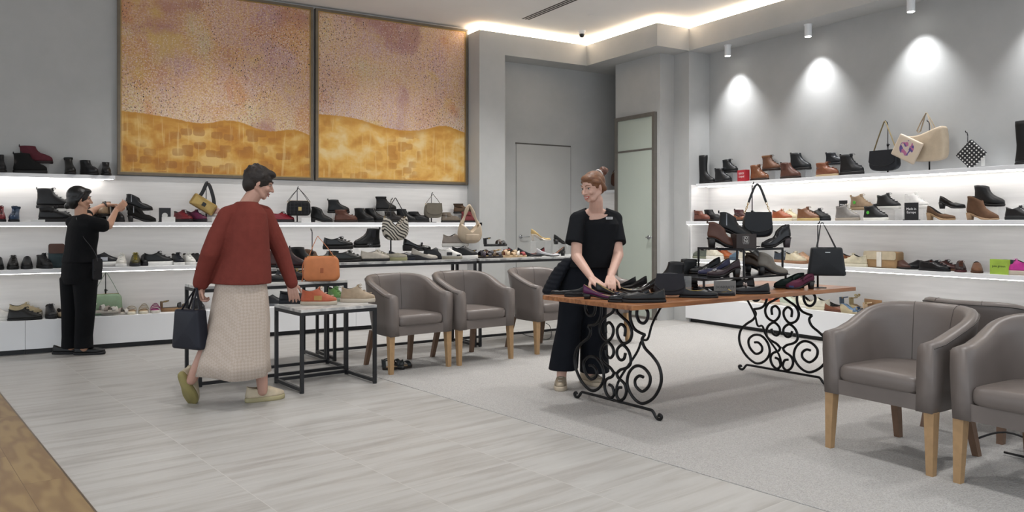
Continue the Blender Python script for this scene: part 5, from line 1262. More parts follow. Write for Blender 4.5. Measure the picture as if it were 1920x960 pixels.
def b_flower(nt, N, L, b):
    tc = N.new('ShaderNodeTexCoord'); v = N.new('ShaderNodeTexVoronoi'); v.inputs['Scale'].default_value = 34; L.new(tc.outputs['Object'], v.inputs['Vector'])
    gr = N.new('ShaderNodeVectorMath'); gr.operation = 'DISTANCE'; gr.inputs[1].default_value = (0, 0, .12); mpp = N.new('ShaderNodeMapping'); mpp.inputs['Scale'].default_value = (1, 0, 1); L.new(tc.outputs['Object'], mpp.inputs[0]); L.new(mpp.outputs[0], gr.inputs[0])
    lt = N.new('ShaderNodeMath'); lt.operation = 'LESS_THAN'; lt.inputs[1].default_value = .075; L.new(gr.outputs['Value'], lt.inputs[0])
    r = N.new('ShaderNodeValToRGB'); r.color_ramp.interpolation = 'CONSTANT'; e = r.color_ramp.elements; e[0].color = lin('#5a4a86'); e[1].position = .75; e[1].color = lin('#c9b9b0'); x = e.new(.3); x.color = lin('#b0668e'); x = e.new(.5); x.color = lin('#c7b7ab')
    sp = N.new('ShaderNodeSeparateColor'); L.new(v.outputs['Color'], sp.inputs[0]); L.new(sp.outputs[0], r.inputs[0])
    mx = N.new('ShaderNodeMix'); mx.data_type = 'RGBA'; mx.inputs['A'].default_value = lin('#cdbda9'); L.new(lt.outputs[0], mx.inputs['Factor']); L.new(r.outputs[0], mx.inputs['B']); L.new(mx.outputs['Result'], b.inputs['Base Color'])
t = bag('pouch', (p.x, p.y, p.z + .075), -PI / 2, .26, .22, .035, '#cdbda9', 'small cream pouch with a purple flower print hung in front of the beige tote', m=tex('flower_print', b_flower, .5), cat='pouch')
t.rotation_euler = (0, R(-28), 0); t.rotation_mode = 'XYZ'; t.matrix_world = Matrix.Translation((p.x, p.y + .03, p.z + .12)) @ Matrix.Rotation(-PI / 2, 4, 'Z') @ Matrix.Rotation(R(28), 4, 'Y')
p = place('RT', 1810, -.0)
bag_stand(p.x + .04, p.y, p.z, .34, 'black stand of the polka dot pouch', rz=-PI / 2)
def b_dots(nt, N, L, b):
    tc = N.new('ShaderNodeTexCoord'); mp = N.new('ShaderNodeMapping'); mp.inputs['Scale'].default_value = (34, 0, 34); L.new(tc.outputs['Object'], mp.inputs[0])
    fr = N.new('ShaderNodeVectorMath'); fr.operation = 'FRACTION'; L.new(mp.outputs[0], fr.inputs[0]); ds = N.new('ShaderNodeVectorMath'); ds.operation = 'DISTANCE'; ds.inputs[1].default_value = (.5, 0, .5); L.new(fr.outputs[0], ds.inputs[0])
    lt = N.new('ShaderNodeMath'); lt.operation = 'LESS_THAN'; lt.inputs[1].default_value = .25; L.new(ds.outputs['Value'], lt.inputs[0])
    mx = N.new('ShaderNodeMix'); mx.data_type = 'RGBA'; mx.inputs['A'].default_value = lin('#18181b'); mx.inputs['B'].default_value = lin('#d8d6d2'); L.new(lt.outputs[0], mx.inputs['Factor']); L.new(mx.outputs['Result'], b.inputs['Base Color'])
t = bag('pouch', (0, 0, 0), 0, .20, .20, .03, '#18181b', 'black pouch with white polka dots hung by one corner', m=tex('polka_dots', b_dots, .6), cat='pouch')
t.matrix_world = Matrix.Translation((p.x - .03, p.y, p.z + .055)) @ Matrix.Rotation(-PI / 2, 4, 'Z') @ Matrix.Rotation(R(45), 4, 'Y') 
for ch in t.children: ch.location = (0, 0, 0)
p = place('RT', 1843, -.08)
t = thing('price_tag', 'white swing tag hanging from the polka dot pouch', 'tag', (p.x, p.y, p.z + .01), -PI / 2)
obj('tag_card', boxm(-.016, .016, -.001, .001, 0, .075), mat('#d8d8d6', .6), t)
bm = bmesh.new(); tube(bm, [(0, 0, .07), (-.01, 0, .12), (-.03, 0, .175)], .0018, 6); obj('cord', bm, mat('#17171a', .8), t)
# red box, cards on the right wall
def rcard(s, px, back, w, h, c, lab, lines=(), **k):
    p = place(s, px, back, k.pop('up', 0)); return card(lab, p, -PI / 2 + k.pop('turn', 0), w, h, c, lines, **k)
rcard('RT', 1394, -.08, .165, .135, '#ad2430', 'bright red display box with white script between the black and tan boots', ('RIEKER', 'Original'), tc='#e8d8d8', ts=.036, th=.06, name='display_box', cat='box', turn=R(-14))
rcard('R2', 1581, .04, .10, .125, '#1b1c1e', 'black Made in Europe card left of the raised sand high top', ('Made in', 'Europe'), up=.09, ts=.024, foot='#17171a')
rcard('R2', 1709, -.11, .14, .17, '#1b1c1e', 'black Made in Europe card in front of the white high top', ('Made in', 'Europe'), ts=.032, foot='#17171a')
rcard('R3', 1876, -.09, .16, .13, '#9bb846', 'lime green lettered card on the right lower shelf', ('pea green',), tc='#3a4a1c', ts=.030, th=.05, turn=R(-6))
p = place('R3', 1891, -.06); t = tag(obj('shoe_box', boxm(-.03, .03, -.05, .05, 0, .13, .003), mat('#1c3030', .5)), 'small dark green box behind the lime green card', 'box'); t.location = (p.x, p.y + .0, p.z)
rcard('RB', 1637, .05, .22, .15, '#a8835e', 'brown kraft card with script on the right platform', ('Soft Shoes', 'Linen Love'), tc='#6a4a30', ts=.034, turn=R(-8))
# bags on right shelves
p = place('R3', 1657, .02)
bag('box', (p.x, p.y, p.z), -PI / 2, .36, .165, .14, '#9a7c58', 'two tone tan and cream boxy bag with a white band on the right lower shelf', fm=mat('#bcae94', .5), flap=.5)
b_ = [o for o in S.objects if o.name.startswith('flap_bag')][-1]
obj('white_band', boxm(-.025, .025, -.082, -.074, .01, .16), mat('#d5d0c6', .5), b_)
p = place('RB', 1905, -.02)
bag('clutch', (p.x, p.y, p.z), -PI / 2, .46, .12, .10, '#1b1c1e', 'black bag lying on the right platform behind the foreground armchairs', rough=.4)
# far passage
p = ony(1150, 9.05, 1.745)
bag('saddle', (p.x + .10, p.y, p.z + .05), 0, .26, .22, .10, '#4c3226', 'brown bag on the lit shelf in the far passage', strap=.34)
# left wall cards
p = place('L2', 309, -.02); t = card('black card with a white disc on the middle left shelf', p, 0, .115, .15, '#1b1c20', (), foot='#17171a')
bm = bmesh.new(); tube(bm, [(0, -.004, .07), (0, -.006, .07)], .028, 24); obj('white_disc', bm, mat('#cfcfcc', .5), t)
for px, w_, lab in ((316, .13, 'small white price card in front of the black card with a disc'), (574, .11, 'small white price card beside the quilted black bag')):
    p = place('L2', px, -.09); card(lab, p, 0, w_, .055, '#d6d5d3', (), name='price_card', cat='sign')
p = place('L2', 71, -.09); card('narrow white price strip on the middle left shelf', p, 0, .12, .022, '#cfcecb', (), name='price_card', cat='sign')
p = place('BL', 690, .085, .1255); card('small black brand card above the beige lace-up', p, 0, .10, .055, '#1a1a1c', ('GABOR',), ts=.02, tc='#8a8a8a')
# on the display table
p = onz(1359, 553, D); card('grey card with dark letters standing on the front of the wooden table', p, -YAW + R(4), .155, .098, '#6a6866', ("DONKRAT'S",), tc='#2a2828', ts=.024)
p = onz(1394, 464.8, 1.07)
card('dark brown brand box with a white square logo on top of the stand', p, -YAW + R(10), .16, .105, '#2c211e', (), th=.10, name='brand_box', cat='box')
b_ = [o for o in S.objects if o.name.startswith('brand_box')][-1]
wm = mat('#c9c6c2', .5); y_ = -.0508
bm = bmesh.new()
for (x0, x1, z0, z1) in ((-.03, .018, .038, .0395), (-.03, .018, .0885, .09), (-.03, -.0285, .038, .09), (.0165, .018, .038, .09), (-.03, .018, .030, .0315)): box(bm, x0, x1, y_ - .0006, y_, z0, z1)
obj('logo_frame', bm, wm, b_)
text('lettering', 'JO', .03, wm, b_, (-.006, y_, .076), (PI / 2, 0, 0)); text('lettering', 'NI', .03, wm, b_, (-.006, y_, .052), (PI / 2, 0, 0))
q = J(1379, 441, 6.16)
t = thing('acrylic_riser', 'clear riser lifting the black pointed boot above the stand', 'riser', (q.x, q.y, 1.07), -YAW)
obj('top_sheet', boxm(-.10, .10, -.05, .05, .071, .075), acrylic(), t)
for s in (-1, 1): obj('side_sheet', boxm(s * .10 - .002, s * .10 + .002, -.05, .05, 0, .071), acrylic(), t)
make_shoe('heelboot', (q.x, q.y, 1.1455), -YAW + R(-2), '#1b1d21', 'black pointed ankle boot raised highest above the stand beside the big black bag', L=.26, heel=.055, point=.6, hi=.95, zip_=True, tab=True, group='shoes on the wooden display table', hb=.2)
p = onz(1420, 463, 1.07)
bag_stand(p.x + .02, p.y + .07, 1.07, .50, 'black stand of the large black saddle bag', rz=-YAW)
bag('saddle', (p.x, p.y, 1.07 + .075), -YAW + R(-8), .245, .20, .10, '#1c1e22', 'large black saddle bag with a gold chain handle high on the stand', strap=.415, chain=True, sr=.009, span=.40, rough=.45)
p = onz(1541, 541, D)
bag_stand(p.x + .03, p.y + .06, D, .50, 'black stand of the black tote on the wooden table', rz=-YAW)
t = bag('tote', (p.x, p.y - .04, D + .10), -YAW + R(-14), .27, .215, .10, '#1e2023', 'black structured tote with wide handles at the far end of the wooden table', strap=.40, sw=.014, two=[-.03, .03], span=.26, peak=-.03, rough=.5)
obj('silver_plate', boxm(-.015, .02, -.054, -.049, .175, .180), mat('#b9b9b9', .3, 1), t)
p = onz(1256, 557, D)
t = bag('saddle', (p.x, p.y, D + .012), -YAW + R(-10), .22, .15, .065, '#2a2b30', 'charcoal felt flap bag leaning on the wooden table', rough=.85)
card('clear acrylic easel beside the charcoal flap bag', onz(1288, 557, D), -YAW, .06, .14, '#d0d0d0', (), name='acrylic_easel', cat='stand').children[0].data.materials[0] = acrylic()
# cables and a hoop on the floor by the third armchair
bm = bmesh.new(); a = onz(985, 634, .012); pts = [onz(*q) for q in ((972, 622, .01), (985, 628, .01), (1005, 633, .01), (1026, 636, .01), (1034, 628, .012), (1031, 612, .08), (1024, 606, .14))]
tube(bm, spl(pts, 5), .004, 6); tag(obj('power_cable', bm, mat('#1a1a1c', .6), None, True), 'thin black cable on the floor under the third armchair', 'cable')
bm = bmesh.new(); pts = [onz(*q) for q in ((1722, 0, 0),)] if False else [Vector((4.55, 2.45, .03)), Vector((4.6, 2.3, .10)), Vector((4.62, 2.1, .06)), Vector((4.58, 1.9, .03)), Vector((4.5, 2.0, .02)), Vector((4.48, 2.25, .02))]
tube(bm, spl(pts, 5), .006, 6); tag(obj('power_cable', bm, mat('#151517', .6), None, True), 'tangle of black cable on the floor behind the foreground armchairs', 'cable')
# ------------------------------------------------------------ people
def cap(bm, a, b, ra, rb, n=14, sq=None):
    """tapered capsule from a to b"""
    a, b = Vector(a), Vector(b); t = (b - a); L_ = t.length
    if L_ < 1e-6: t = Vector((0, 0, 1)); L_ = 1e-6
    t = t / L_; u = t.orthogonal().normalized(); v = t.cross(u); rr = []
    for k in range(1, 5): al = PI / 2 * k / 4; rr.append(circ(a - t * ra * math.cos(al), u, v, ra * math.sin(al), ra * math.sin(al), n))
    for k in range(0, 4): al = PI / 2 * k / 4; rr.append(circ(b + t * rb * math.sin(al), u, v, rb * math.cos(al), rb * math.cos(al), n))
    rings(bm, rr)
def chain(bm, pts, rs, n=14):
    for (p, q), (r, s) in zip(zip(pts, pts[1:]), zip(rs, rs[1:])): cap(bm, p, q, r, s, n)
def ell(bm, c, ax, ay, az, rx, ry, rz, n=18):
    M = Matrix((ax * rx, ay * ry, az * rz)).transposed().to_4x4(); M.translation = Vector(c)
    bmesh.ops.create_uvsphere(bm, u_segments=n, v_segments=n // 2 + 2, radius=1, matrix=M)
def loft(bm, rows, n=28):
    """rows: centre, half width vector, half depth vector"""
    rr = []
    for c, a, b in rows:
        c = Vector(c); rr.append([c + a * (abs(math.cos(t)) ** .85 * (1 if math.cos(t) > 0 else -1)) + b * (abs(math.sin(t)) ** .85 * (1 if math.sin(t) > 0 else -1)) for t in [2 * PI * i / n for i in range(n)]])
    rings(bm, rr)
def fuse(name, bm, m, root, vox=.005, sm=4, sf=.5):
    bmesh.ops.translate(bm, vec=-Vector(root.location), verts=bm.verts[:])
    o = obj(name, bm, m, root)
    r = o.modifiers.new('fuse', 'REMESH'); r.mode = 'VOXEL'; r.voxel_size = vox; r.use_smooth_shade = True
    s = o.modifiers.new('smooth', 'SMOOTH'); s.iterations = sm; s.factor = sf
    return o
def carve(o, c, ax, ay, ra, rb, rc):
    bpy.context.view_layer.update(); dg = bpy.context.evaluated_depsgraph_get()
    me = bpy.data.meshes.new_from_object(o.evaluated_get(dg)); o.modifiers.clear(); o.data = me
    off = o.parent.location; bm = bmesh.new(); bm.from_mesh(me)
    dead = [v for v in bm.verts if ((v.co + off - c).dot(ax) / ra) ** 2 + ((v.co + off - c).dot(ay) / rb) ** 2 + ((v.co + off - c).z / rc) ** 2 < 1]
    bmesh.ops.delete(bm, geom=dead, context='VERTS'); bm.to_mesh(me); bm.free()
    for p in me.polygons: p.use_smooth = True
    return o
def plain(name, bm, m, root, smooth=True):
    bmesh.ops.translate(bm, vec=-Vector(root.location), verts=bm.verts[:]); return obj(name, bm, m, root, smooth)
def axes(fwd, up):
    f = Vector(fwd).normalized(); r = f.cross(Vector(up)).normalized(); u = r.cross(f).normalized(); return f, r, u   # r = the person's right
def head(bm, c, f, r, u, s=1.0, smile=False):
    """c = middle of the skull"""
    P = lambda x, y, z: c + (r * x + f * y + u * z) * s
    ell(bm, P(0, -.012, .018), r, f, u, .073 * s, .092 * s, .088 * s)
    ell(bm, P(0, .022, -.030), r, f, u, .058 * s, .066 * s, .080 * s)
    cap(bm, P(-.030, .045, -.083), P(.030, .045, -.083), .022 * s, .022 * s)
    cap(bm, P(0, .062, -.092), P(0, .060, -.090), .018 * s, .018 * s)
    for g in (-1, 1):
        cap(bm, P(g * .056, -.005, -.045), P(g * .032, .042, -.083), .020 * s, .020 * s)
        ell(bm, P(g * .036, .062, -.030), r, f, u, .024 * s, .020 * s, .022 * s)
        ell(bm, P(g * .076, -.008, -.012), (r * g + f * -.4).normalized().cross(u), (r * g + f * -.4).normalized(), u, .016 * s, .007 * s, .029 * s, 12)
        cap(bm, P(g * .018, .080, .014), P(g * .042, .070, .016), .011 * s, .009 * s, 10)
    chain(bm, [P(0, .083, .008), P(0, .098, -.016), P(0, .106, -.032)], [.008 * s, .0085 * s, .0115 * s], 10)
    for g in (-1, 1): cap(bm, P(g * .010, .092, -.036), P(g * .012, .090, -.036), .008 * s, .007 * s, 10)
    cap(bm, P(-.016, .082, -.062), P(.016, .082, -.062), .0085 * s, .0085 * s, 10)
    cap(bm, P(-.013, .079, -.071), P(.013, .079, -.071), .008 * s, .008 * s, 10)
def face_parts(root, c, f, r, u, s, browc, lipc, smile=True):
    P = lambda x, y, z: c + (r * x + f * y + u * z) * s
    for g in (-1, 1):
        bm = bmesh.new(); ell(bm, P(g * .031, .0725, .000), r, f, u, .0125 * s, .008 * s, .0055 * s, 12); plain('eye', bm, mat('#c9c2bc', .2), root)
        bm = bmesh.new(); ell(bm, P(g * .031 - .002, .0775, .000), r, f, u, .0058 * s, .005 * s, .0052 * s, 10); plain('iris', bm, mat('#2c2622', .2), root)
        bm = bmesh.new(); tube(bm, [P(g * .018, .078, .0055), P(g * .031, .0815, .0075), P(g * .045, .071, .003)], .0016 * s, 6); plain('eyelashes', bm, mat('#3a2a22', .7), root)
        bm = bmesh.new(); tube(bm, [P(g * .015, .091, .022), P(g * .032, .088, .029), P(g * .049, .071, .022)], [.0022 * s, .003 * s, .0015 * s], 6); plain('eyebrow', bm, mat(browc, .8), root)
    bm = bmesh.new(); tube(bm, spl([P(-.027, .0795, -.057), P(-.012, .0905, -.0605), P(0, .092, -.0605), P(.012, .0905, -.0605), P(.027, .0795, -.057)], 3), .0036 * s, 8); tube(bm, spl([P(-.025, .078, -.0595), P(-.012, .088, -.073), P(0, .0905, -.075), P(.012, .088, -.073), P(.025, .078, -.0595)], 3), .0042 * s, 8); plain('lips', bm, mat(lipc, .4), root)
    if smile: bm = bmesh.new(); tube(bm, spl([P(-.019, .0845, -.0635), P(0, .0915, -.067), P(.019, .0845, -.0635)], 4), .0035 * s, 8); plain('teeth', bm, mat('#e6e2dc', .3), root)
def hand(bm, wrist, d, palm, s=1.0, curl=.5, spread=.10, side=1):
    """d = finger direction, palm = palm normal, side = +1 thumb on d x palm side"""
    d = Vector(d).normalized(); pn = Vector(palm); pn = (pn - d * pn.dot(d)).normalized(); w_ = d.cross(pn).normalized() * side
    W0 = Vector(wrist)
    for k in (-1.0, -.34, .34, 1.0):
        cap(bm, W0 + w_ * (k * .018 * s), W0 + d * .082 * s + w_ * (k * .030 * s), .0145 * s, .0115 * s, 10)
    for i, (k, ln) in enumerate(((.95, .070), (.33, .079), (-.33, .074), (-1.0, .058))):
        b = W0 + d * .084 * s + w_ * (k * .031 * s); dd = (d + w_ * k * spread).normalized(); cu = curl * (1 + .08 * i)
        d1 = (dd * math.cos(cu * .6) + pn * math.sin(cu * .6)); d2 = (dd * math.cos(cu * 1.4) + pn * math.sin(cu * 1.4)); d3 = (dd * math.cos(cu * 2.1) + pn * math.sin(cu * 2.1))
        p1 = b + d1 * ln * .45 * s; p2 = p1 + d2 * ln * .32 * s; p3 = p2 + d3 * ln * .23 * s
        chain(bm, [b, p1, p2, p3], [.0098 * s, .0088 * s, .0080 * s, .0070 * s], 10)
    b = W0 + d * .022 * s + w_ * .026 * s + pn * .006 * s; t1 = (d * .75 + w_ * .75 + pn * .35).normalized(); t2 = (d * .95 + w_ * .25 + pn * .45).normalized()
    chain(bm, [b, b + t1 * .042 * s, b + t1 * .042 * s + t2 * .030 * s, b + t1 * .042 * s + t2 * .052 * s], [.0145 * s, .0112 * s, .0098 * s, .0080 * s], 10)
SKIN_A, SKIN_B, SKIN_C = mat('#b78d76', .5, var=.04), mat('#b48c7c', .5, var=.04), mat('#c6a090', .5, var=.05)
def cloth(hexc, bump=.35, sc=60, rough=.9): return mat(hexc, rough, var=.07, scale=18, bump=bump, bscale=sc, spec=.2)

# ---- the smiling assistant behind the wooden table
def assistant():
    feet = cw(.47, 5.98, 0); root = thing('person', 'smiling person with a hair bun, in black, arranging shoes on the wooden table', 'person', (feet.x, feet.y, .004))
    f, r, u = axes(cw(-.74, -.60, -.24), (0, 0, 1))
    hc = J(1111, 350, 5.83); s = .97
    P = lambda x, y, z: hc + (r * x + f * y + u * z) * s
    toC = cw(-.22, -1, 0).normalized(); side = Vector((0, 0, 1)).cross(toC).normalized()   # body faces toC; side points to picture right
    if side.dot(cw(1, 0, 0)) < 0: side = -side
    bm = bmesh.new(); head(bm, hc, f, r, u, s)
    neck0, neck1 = J(1118, 375, 5.87), J(1117, 398, 5.93)
    cap(bm, neck0, neck1, .050, .054); cap(bm, neck1, J(1101, 402, 5.93), .050, .038); cap(bm, neck1, J(1133, 402, 5.97), .050, .038)
    shR, shL = J(1082, 412, 5.88), J(1152, 411, 5.98)
    chain(bm, [shR, J(1117, 404, 5.95), shL], [.040, .050, .040]); 
    loft(bm, [(J(1113, y, d), side * a, toC * b) for y, d, a, b in ((402, 5.95, .115, .078), (430, 5.94, .135, .090), (465, 5.95, .135, .095), (490, 5.98, .13, .095), (520, 6.0, .16, .11), (548, 6.02, .17, .115))])
    eR, wR = J(1081, 481, 5.78), J(1108, 519, 5.56); eL, wL = J(1159, 478, 5.86), J(1146, 516, 5.60)
    chain(bm, [shR, eR, wR], [.043, .040, .0265]); chain(bm, [shL, eL, wL], [.043, .040, .0265])
    cap(bm, wR, wR + (wR - eR).normalized() * .03, .026, .022); cap(bm, wL, wL + (wL - eL).normalized() * .03, .026, .022)
    hand(bm, wR + (wR - eR).normalized() * .025, (wR - eR).normalized() + cw(.25, -.1, .0), cw(0, .25, -1), .98, .5, side=-1)
    hand(bm, wL + (wL - eL).normalized() * .025, (wL - eL).normalized() + cw(.15, -.1, .1), cw(0, .25, -1), .98, .5, side=1)
    hips = [J(1078, 545, 6.02), J(1112, 545, 6.05)]; kn = [J(1066, 620, 6.0), J(1110, 620, 6.06)]; an = [J(1053, 700, 6.0), J(1110, 700, 6.12)]
    for h_, k_, a_ in zip(hips, kn, an): chain(bm, [h_, k_, a_, a_ - Vector((0, 0, .05))], [.08, .055, .038, .036])
    fuse('body', bm, SKIN_C, root, .0045, 3)
    face_parts(root, hc, f, r, u, s, '#7a5540', '#a8574e')
    # hair: cap pulled back to a high bun
    bm = bmesh.new(); ell(bm, P(0, -.022, .030), r, f, u, .080, .094, .086); ell(bm, P(0, -.055, .0), r, f, u, .066, .055, .075)
    ell(bm, P(0, .028, .070), r, f, u, .062, .052, .032)
    for g in (-1, 1): cap(bm, P(g * .066, -.01, .045), P(g * .060, -.06, -.03), .022, .022); cap(bm, P(g * .058, .035, .045), P(g * .072, -.0, .03), .016, .018)
    hb = obj_hair = fuse('hair', bm, mat('#6f4a32', .5, var=.2, scale=40, bump=.5, bscale=90), root, .005, 3)
    bc = J(1131, 321, 5.90); bm = bmesh.new(); ell(bm, bc, r, f, u, .036, .030, .034); chain(bm, [bc + u * .02, bc - f * .03, bc - u * .022], [.018, .02, .016]); cap(bm, P(0, -.08, .07), bc, .026, .024)
    fuse('hair_bun', bm, mat('#5a3626', .5, var=.25, scale=50, bump=.6, bscale=90), root, .005, 2)
    bm = bmesh.new(); q = P(0, -.085, .078); dd = (bc - q).normalized(); a_ = dd.orthogonal().normalized(); b_ = dd.cross(a_)
    tube(bm, [q + dd * .008 + a_ * (.031 * math.cos(t)) + b_ * (.031 * math.sin(t)) for t in [2 * PI * i / 20 for i in range(20)]], .006, 8, closed=True); plain('hair_tie', bm, mat('#cfc8c4', .5), root)
    # top
    blk = cloth('#131519', .5, 30)
    bm = bmesh.new()
    loft(bm, [(J(1118, 395, 5.98), side * .085, toC * .055), (J(1118, 410, 5.96), side * .155, toC * .092), (J(1117, 420, 5.94), side * .175, toC * .110), (J(1116, 450, 5.94), side * .165, toC * .125), (J(1112, 480, 5.95), side * .168, toC * .130), (J(1109, 501, 5.96), side * .180, toC * .138)])
    chain(bm, [J(1083, 412, 5.88), J(1102, 401, 5.93)], [.063, .050]); chain(bm, [J(1152, 411, 5.98), J(1133, 401, 5.97)], [.063, .050])
    for a, b_ in ((J(1083, 412, 5.88), J(1076, 457, 5.82)), (J(1151, 411, 5.98), J(1158, 457, 5.90))):
        t_ = (b_ - a).normalized(); x_ = (side - t_ * side.dot(t_)).normalized(); y_ = t_.cross(x_)
        loft(bm, [(a, x_ * .060, y_ * .062), (a.lerp(b_, .4), x_ * .062, y_ * .066), (b_, x_ * .066, y_ * .070)])
    carve(fuse('top', bm, blk, root, .006, 5), J(1116, 388, 5.86), side, toC, .076, .26, .078)
    # trousers
    nv = cloth('#12151c', .5, 22); bm = bmesh.new()
    loft(bm, [(J(1106, 492, 5.98), side * .155, toC * .115), (J(1100, 520, 6.0), side * .185, toC * .13), (J(1095, 550, 6.02), side * .20, toC * .135), (J(1095, 572, 6.03), side * .19, toC * .13)])
    for px_, d_, kk in ((1, 0, 0), (2, 0, 0)): pass
    loft(bm, [(J(1076, 555, 6.02), side * .105, toC * .115), (J(1068, 610, 6.01), side * .095, toC * .105), (J(1060, 660, 6.0), side * .105, toC * .11), (J(1056, 692, 6.0), side * .112, toC * .115)])
    loft(bm, [(J(1113, 555, 6.05), side * .105, toC * .115), (J(1113, 610, 6.07), side * .098, toC * .105), (J(1114, 660, 6.1), side * .108, toC * .11), (J(1115, 697, 6.12), side * .115, toC * .115)])
    fuse('trousers', bm, nv, root, .007, 4)
    # padded jacket tied around the hips
    bm = bmesh.new()
    for i, (y, a, b) in enumerate(((490, .150, .115), (498, .170, .125), (506, .186, .134), (514, .196, .141), (522, .203, .146), (530, .208, .150), (538, .212, .153), (546, .214, .155))):
        c = J(1098 - i * 3, y, 6.0 + i * .005); tube(bm, [c + side * (a * math.cos(t)) - side * .012 + toC * (b * math.sin(t)) for t in [R(120 + 250 * k / 26) for k in range(27)]], .024, 10)
    fuse('tied_jacket', bm, cloth('#14171e', .6, 40), root, .008, 3)
    q = J(1142.5, 409, 5.828); tg = card('x', (0, 0, 0), 0, .05, .018, '#d0d0d0') if False else None
    M = Matrix.Translation(q) @ Matrix.Rotation(math.atan2(toC.x, -toC.y), 4, 'Z'); bm = bmesh.new(); box(bm, -.024, .024, -.008, .012, -.009, .009, M); plain('name_badge', bm, mat('#cfd0d2', .4), root, False)
    bm = bmesh.new()
    for k in range(5): box(bm, -.018 + k * .0075, -.013 + k * .0075, -.0088, -.0078, -.003, .004, M)
    plain('badge_lettering', bm, mat('#4a4a4c', .5), root, False)
    for (px_, py_, d_, a_) in ((1053, 722, 6.0, 230), (1110, 716, 6.13, -55)):
        q = J(px_, py_, d_); q.z = 0
        make_shoe('sneaker', Vector((q.x, q.y, .0)) - Vector((root.location.x, root.location.y, 0)), -YAW + R(a_ if a_ < 0 else -100), '#a39683', '', L=.27, parent=root, sole='#b8ab98', lace='#c4bbae', metal=.2, toe='#8d8270')
    return root
assistant()

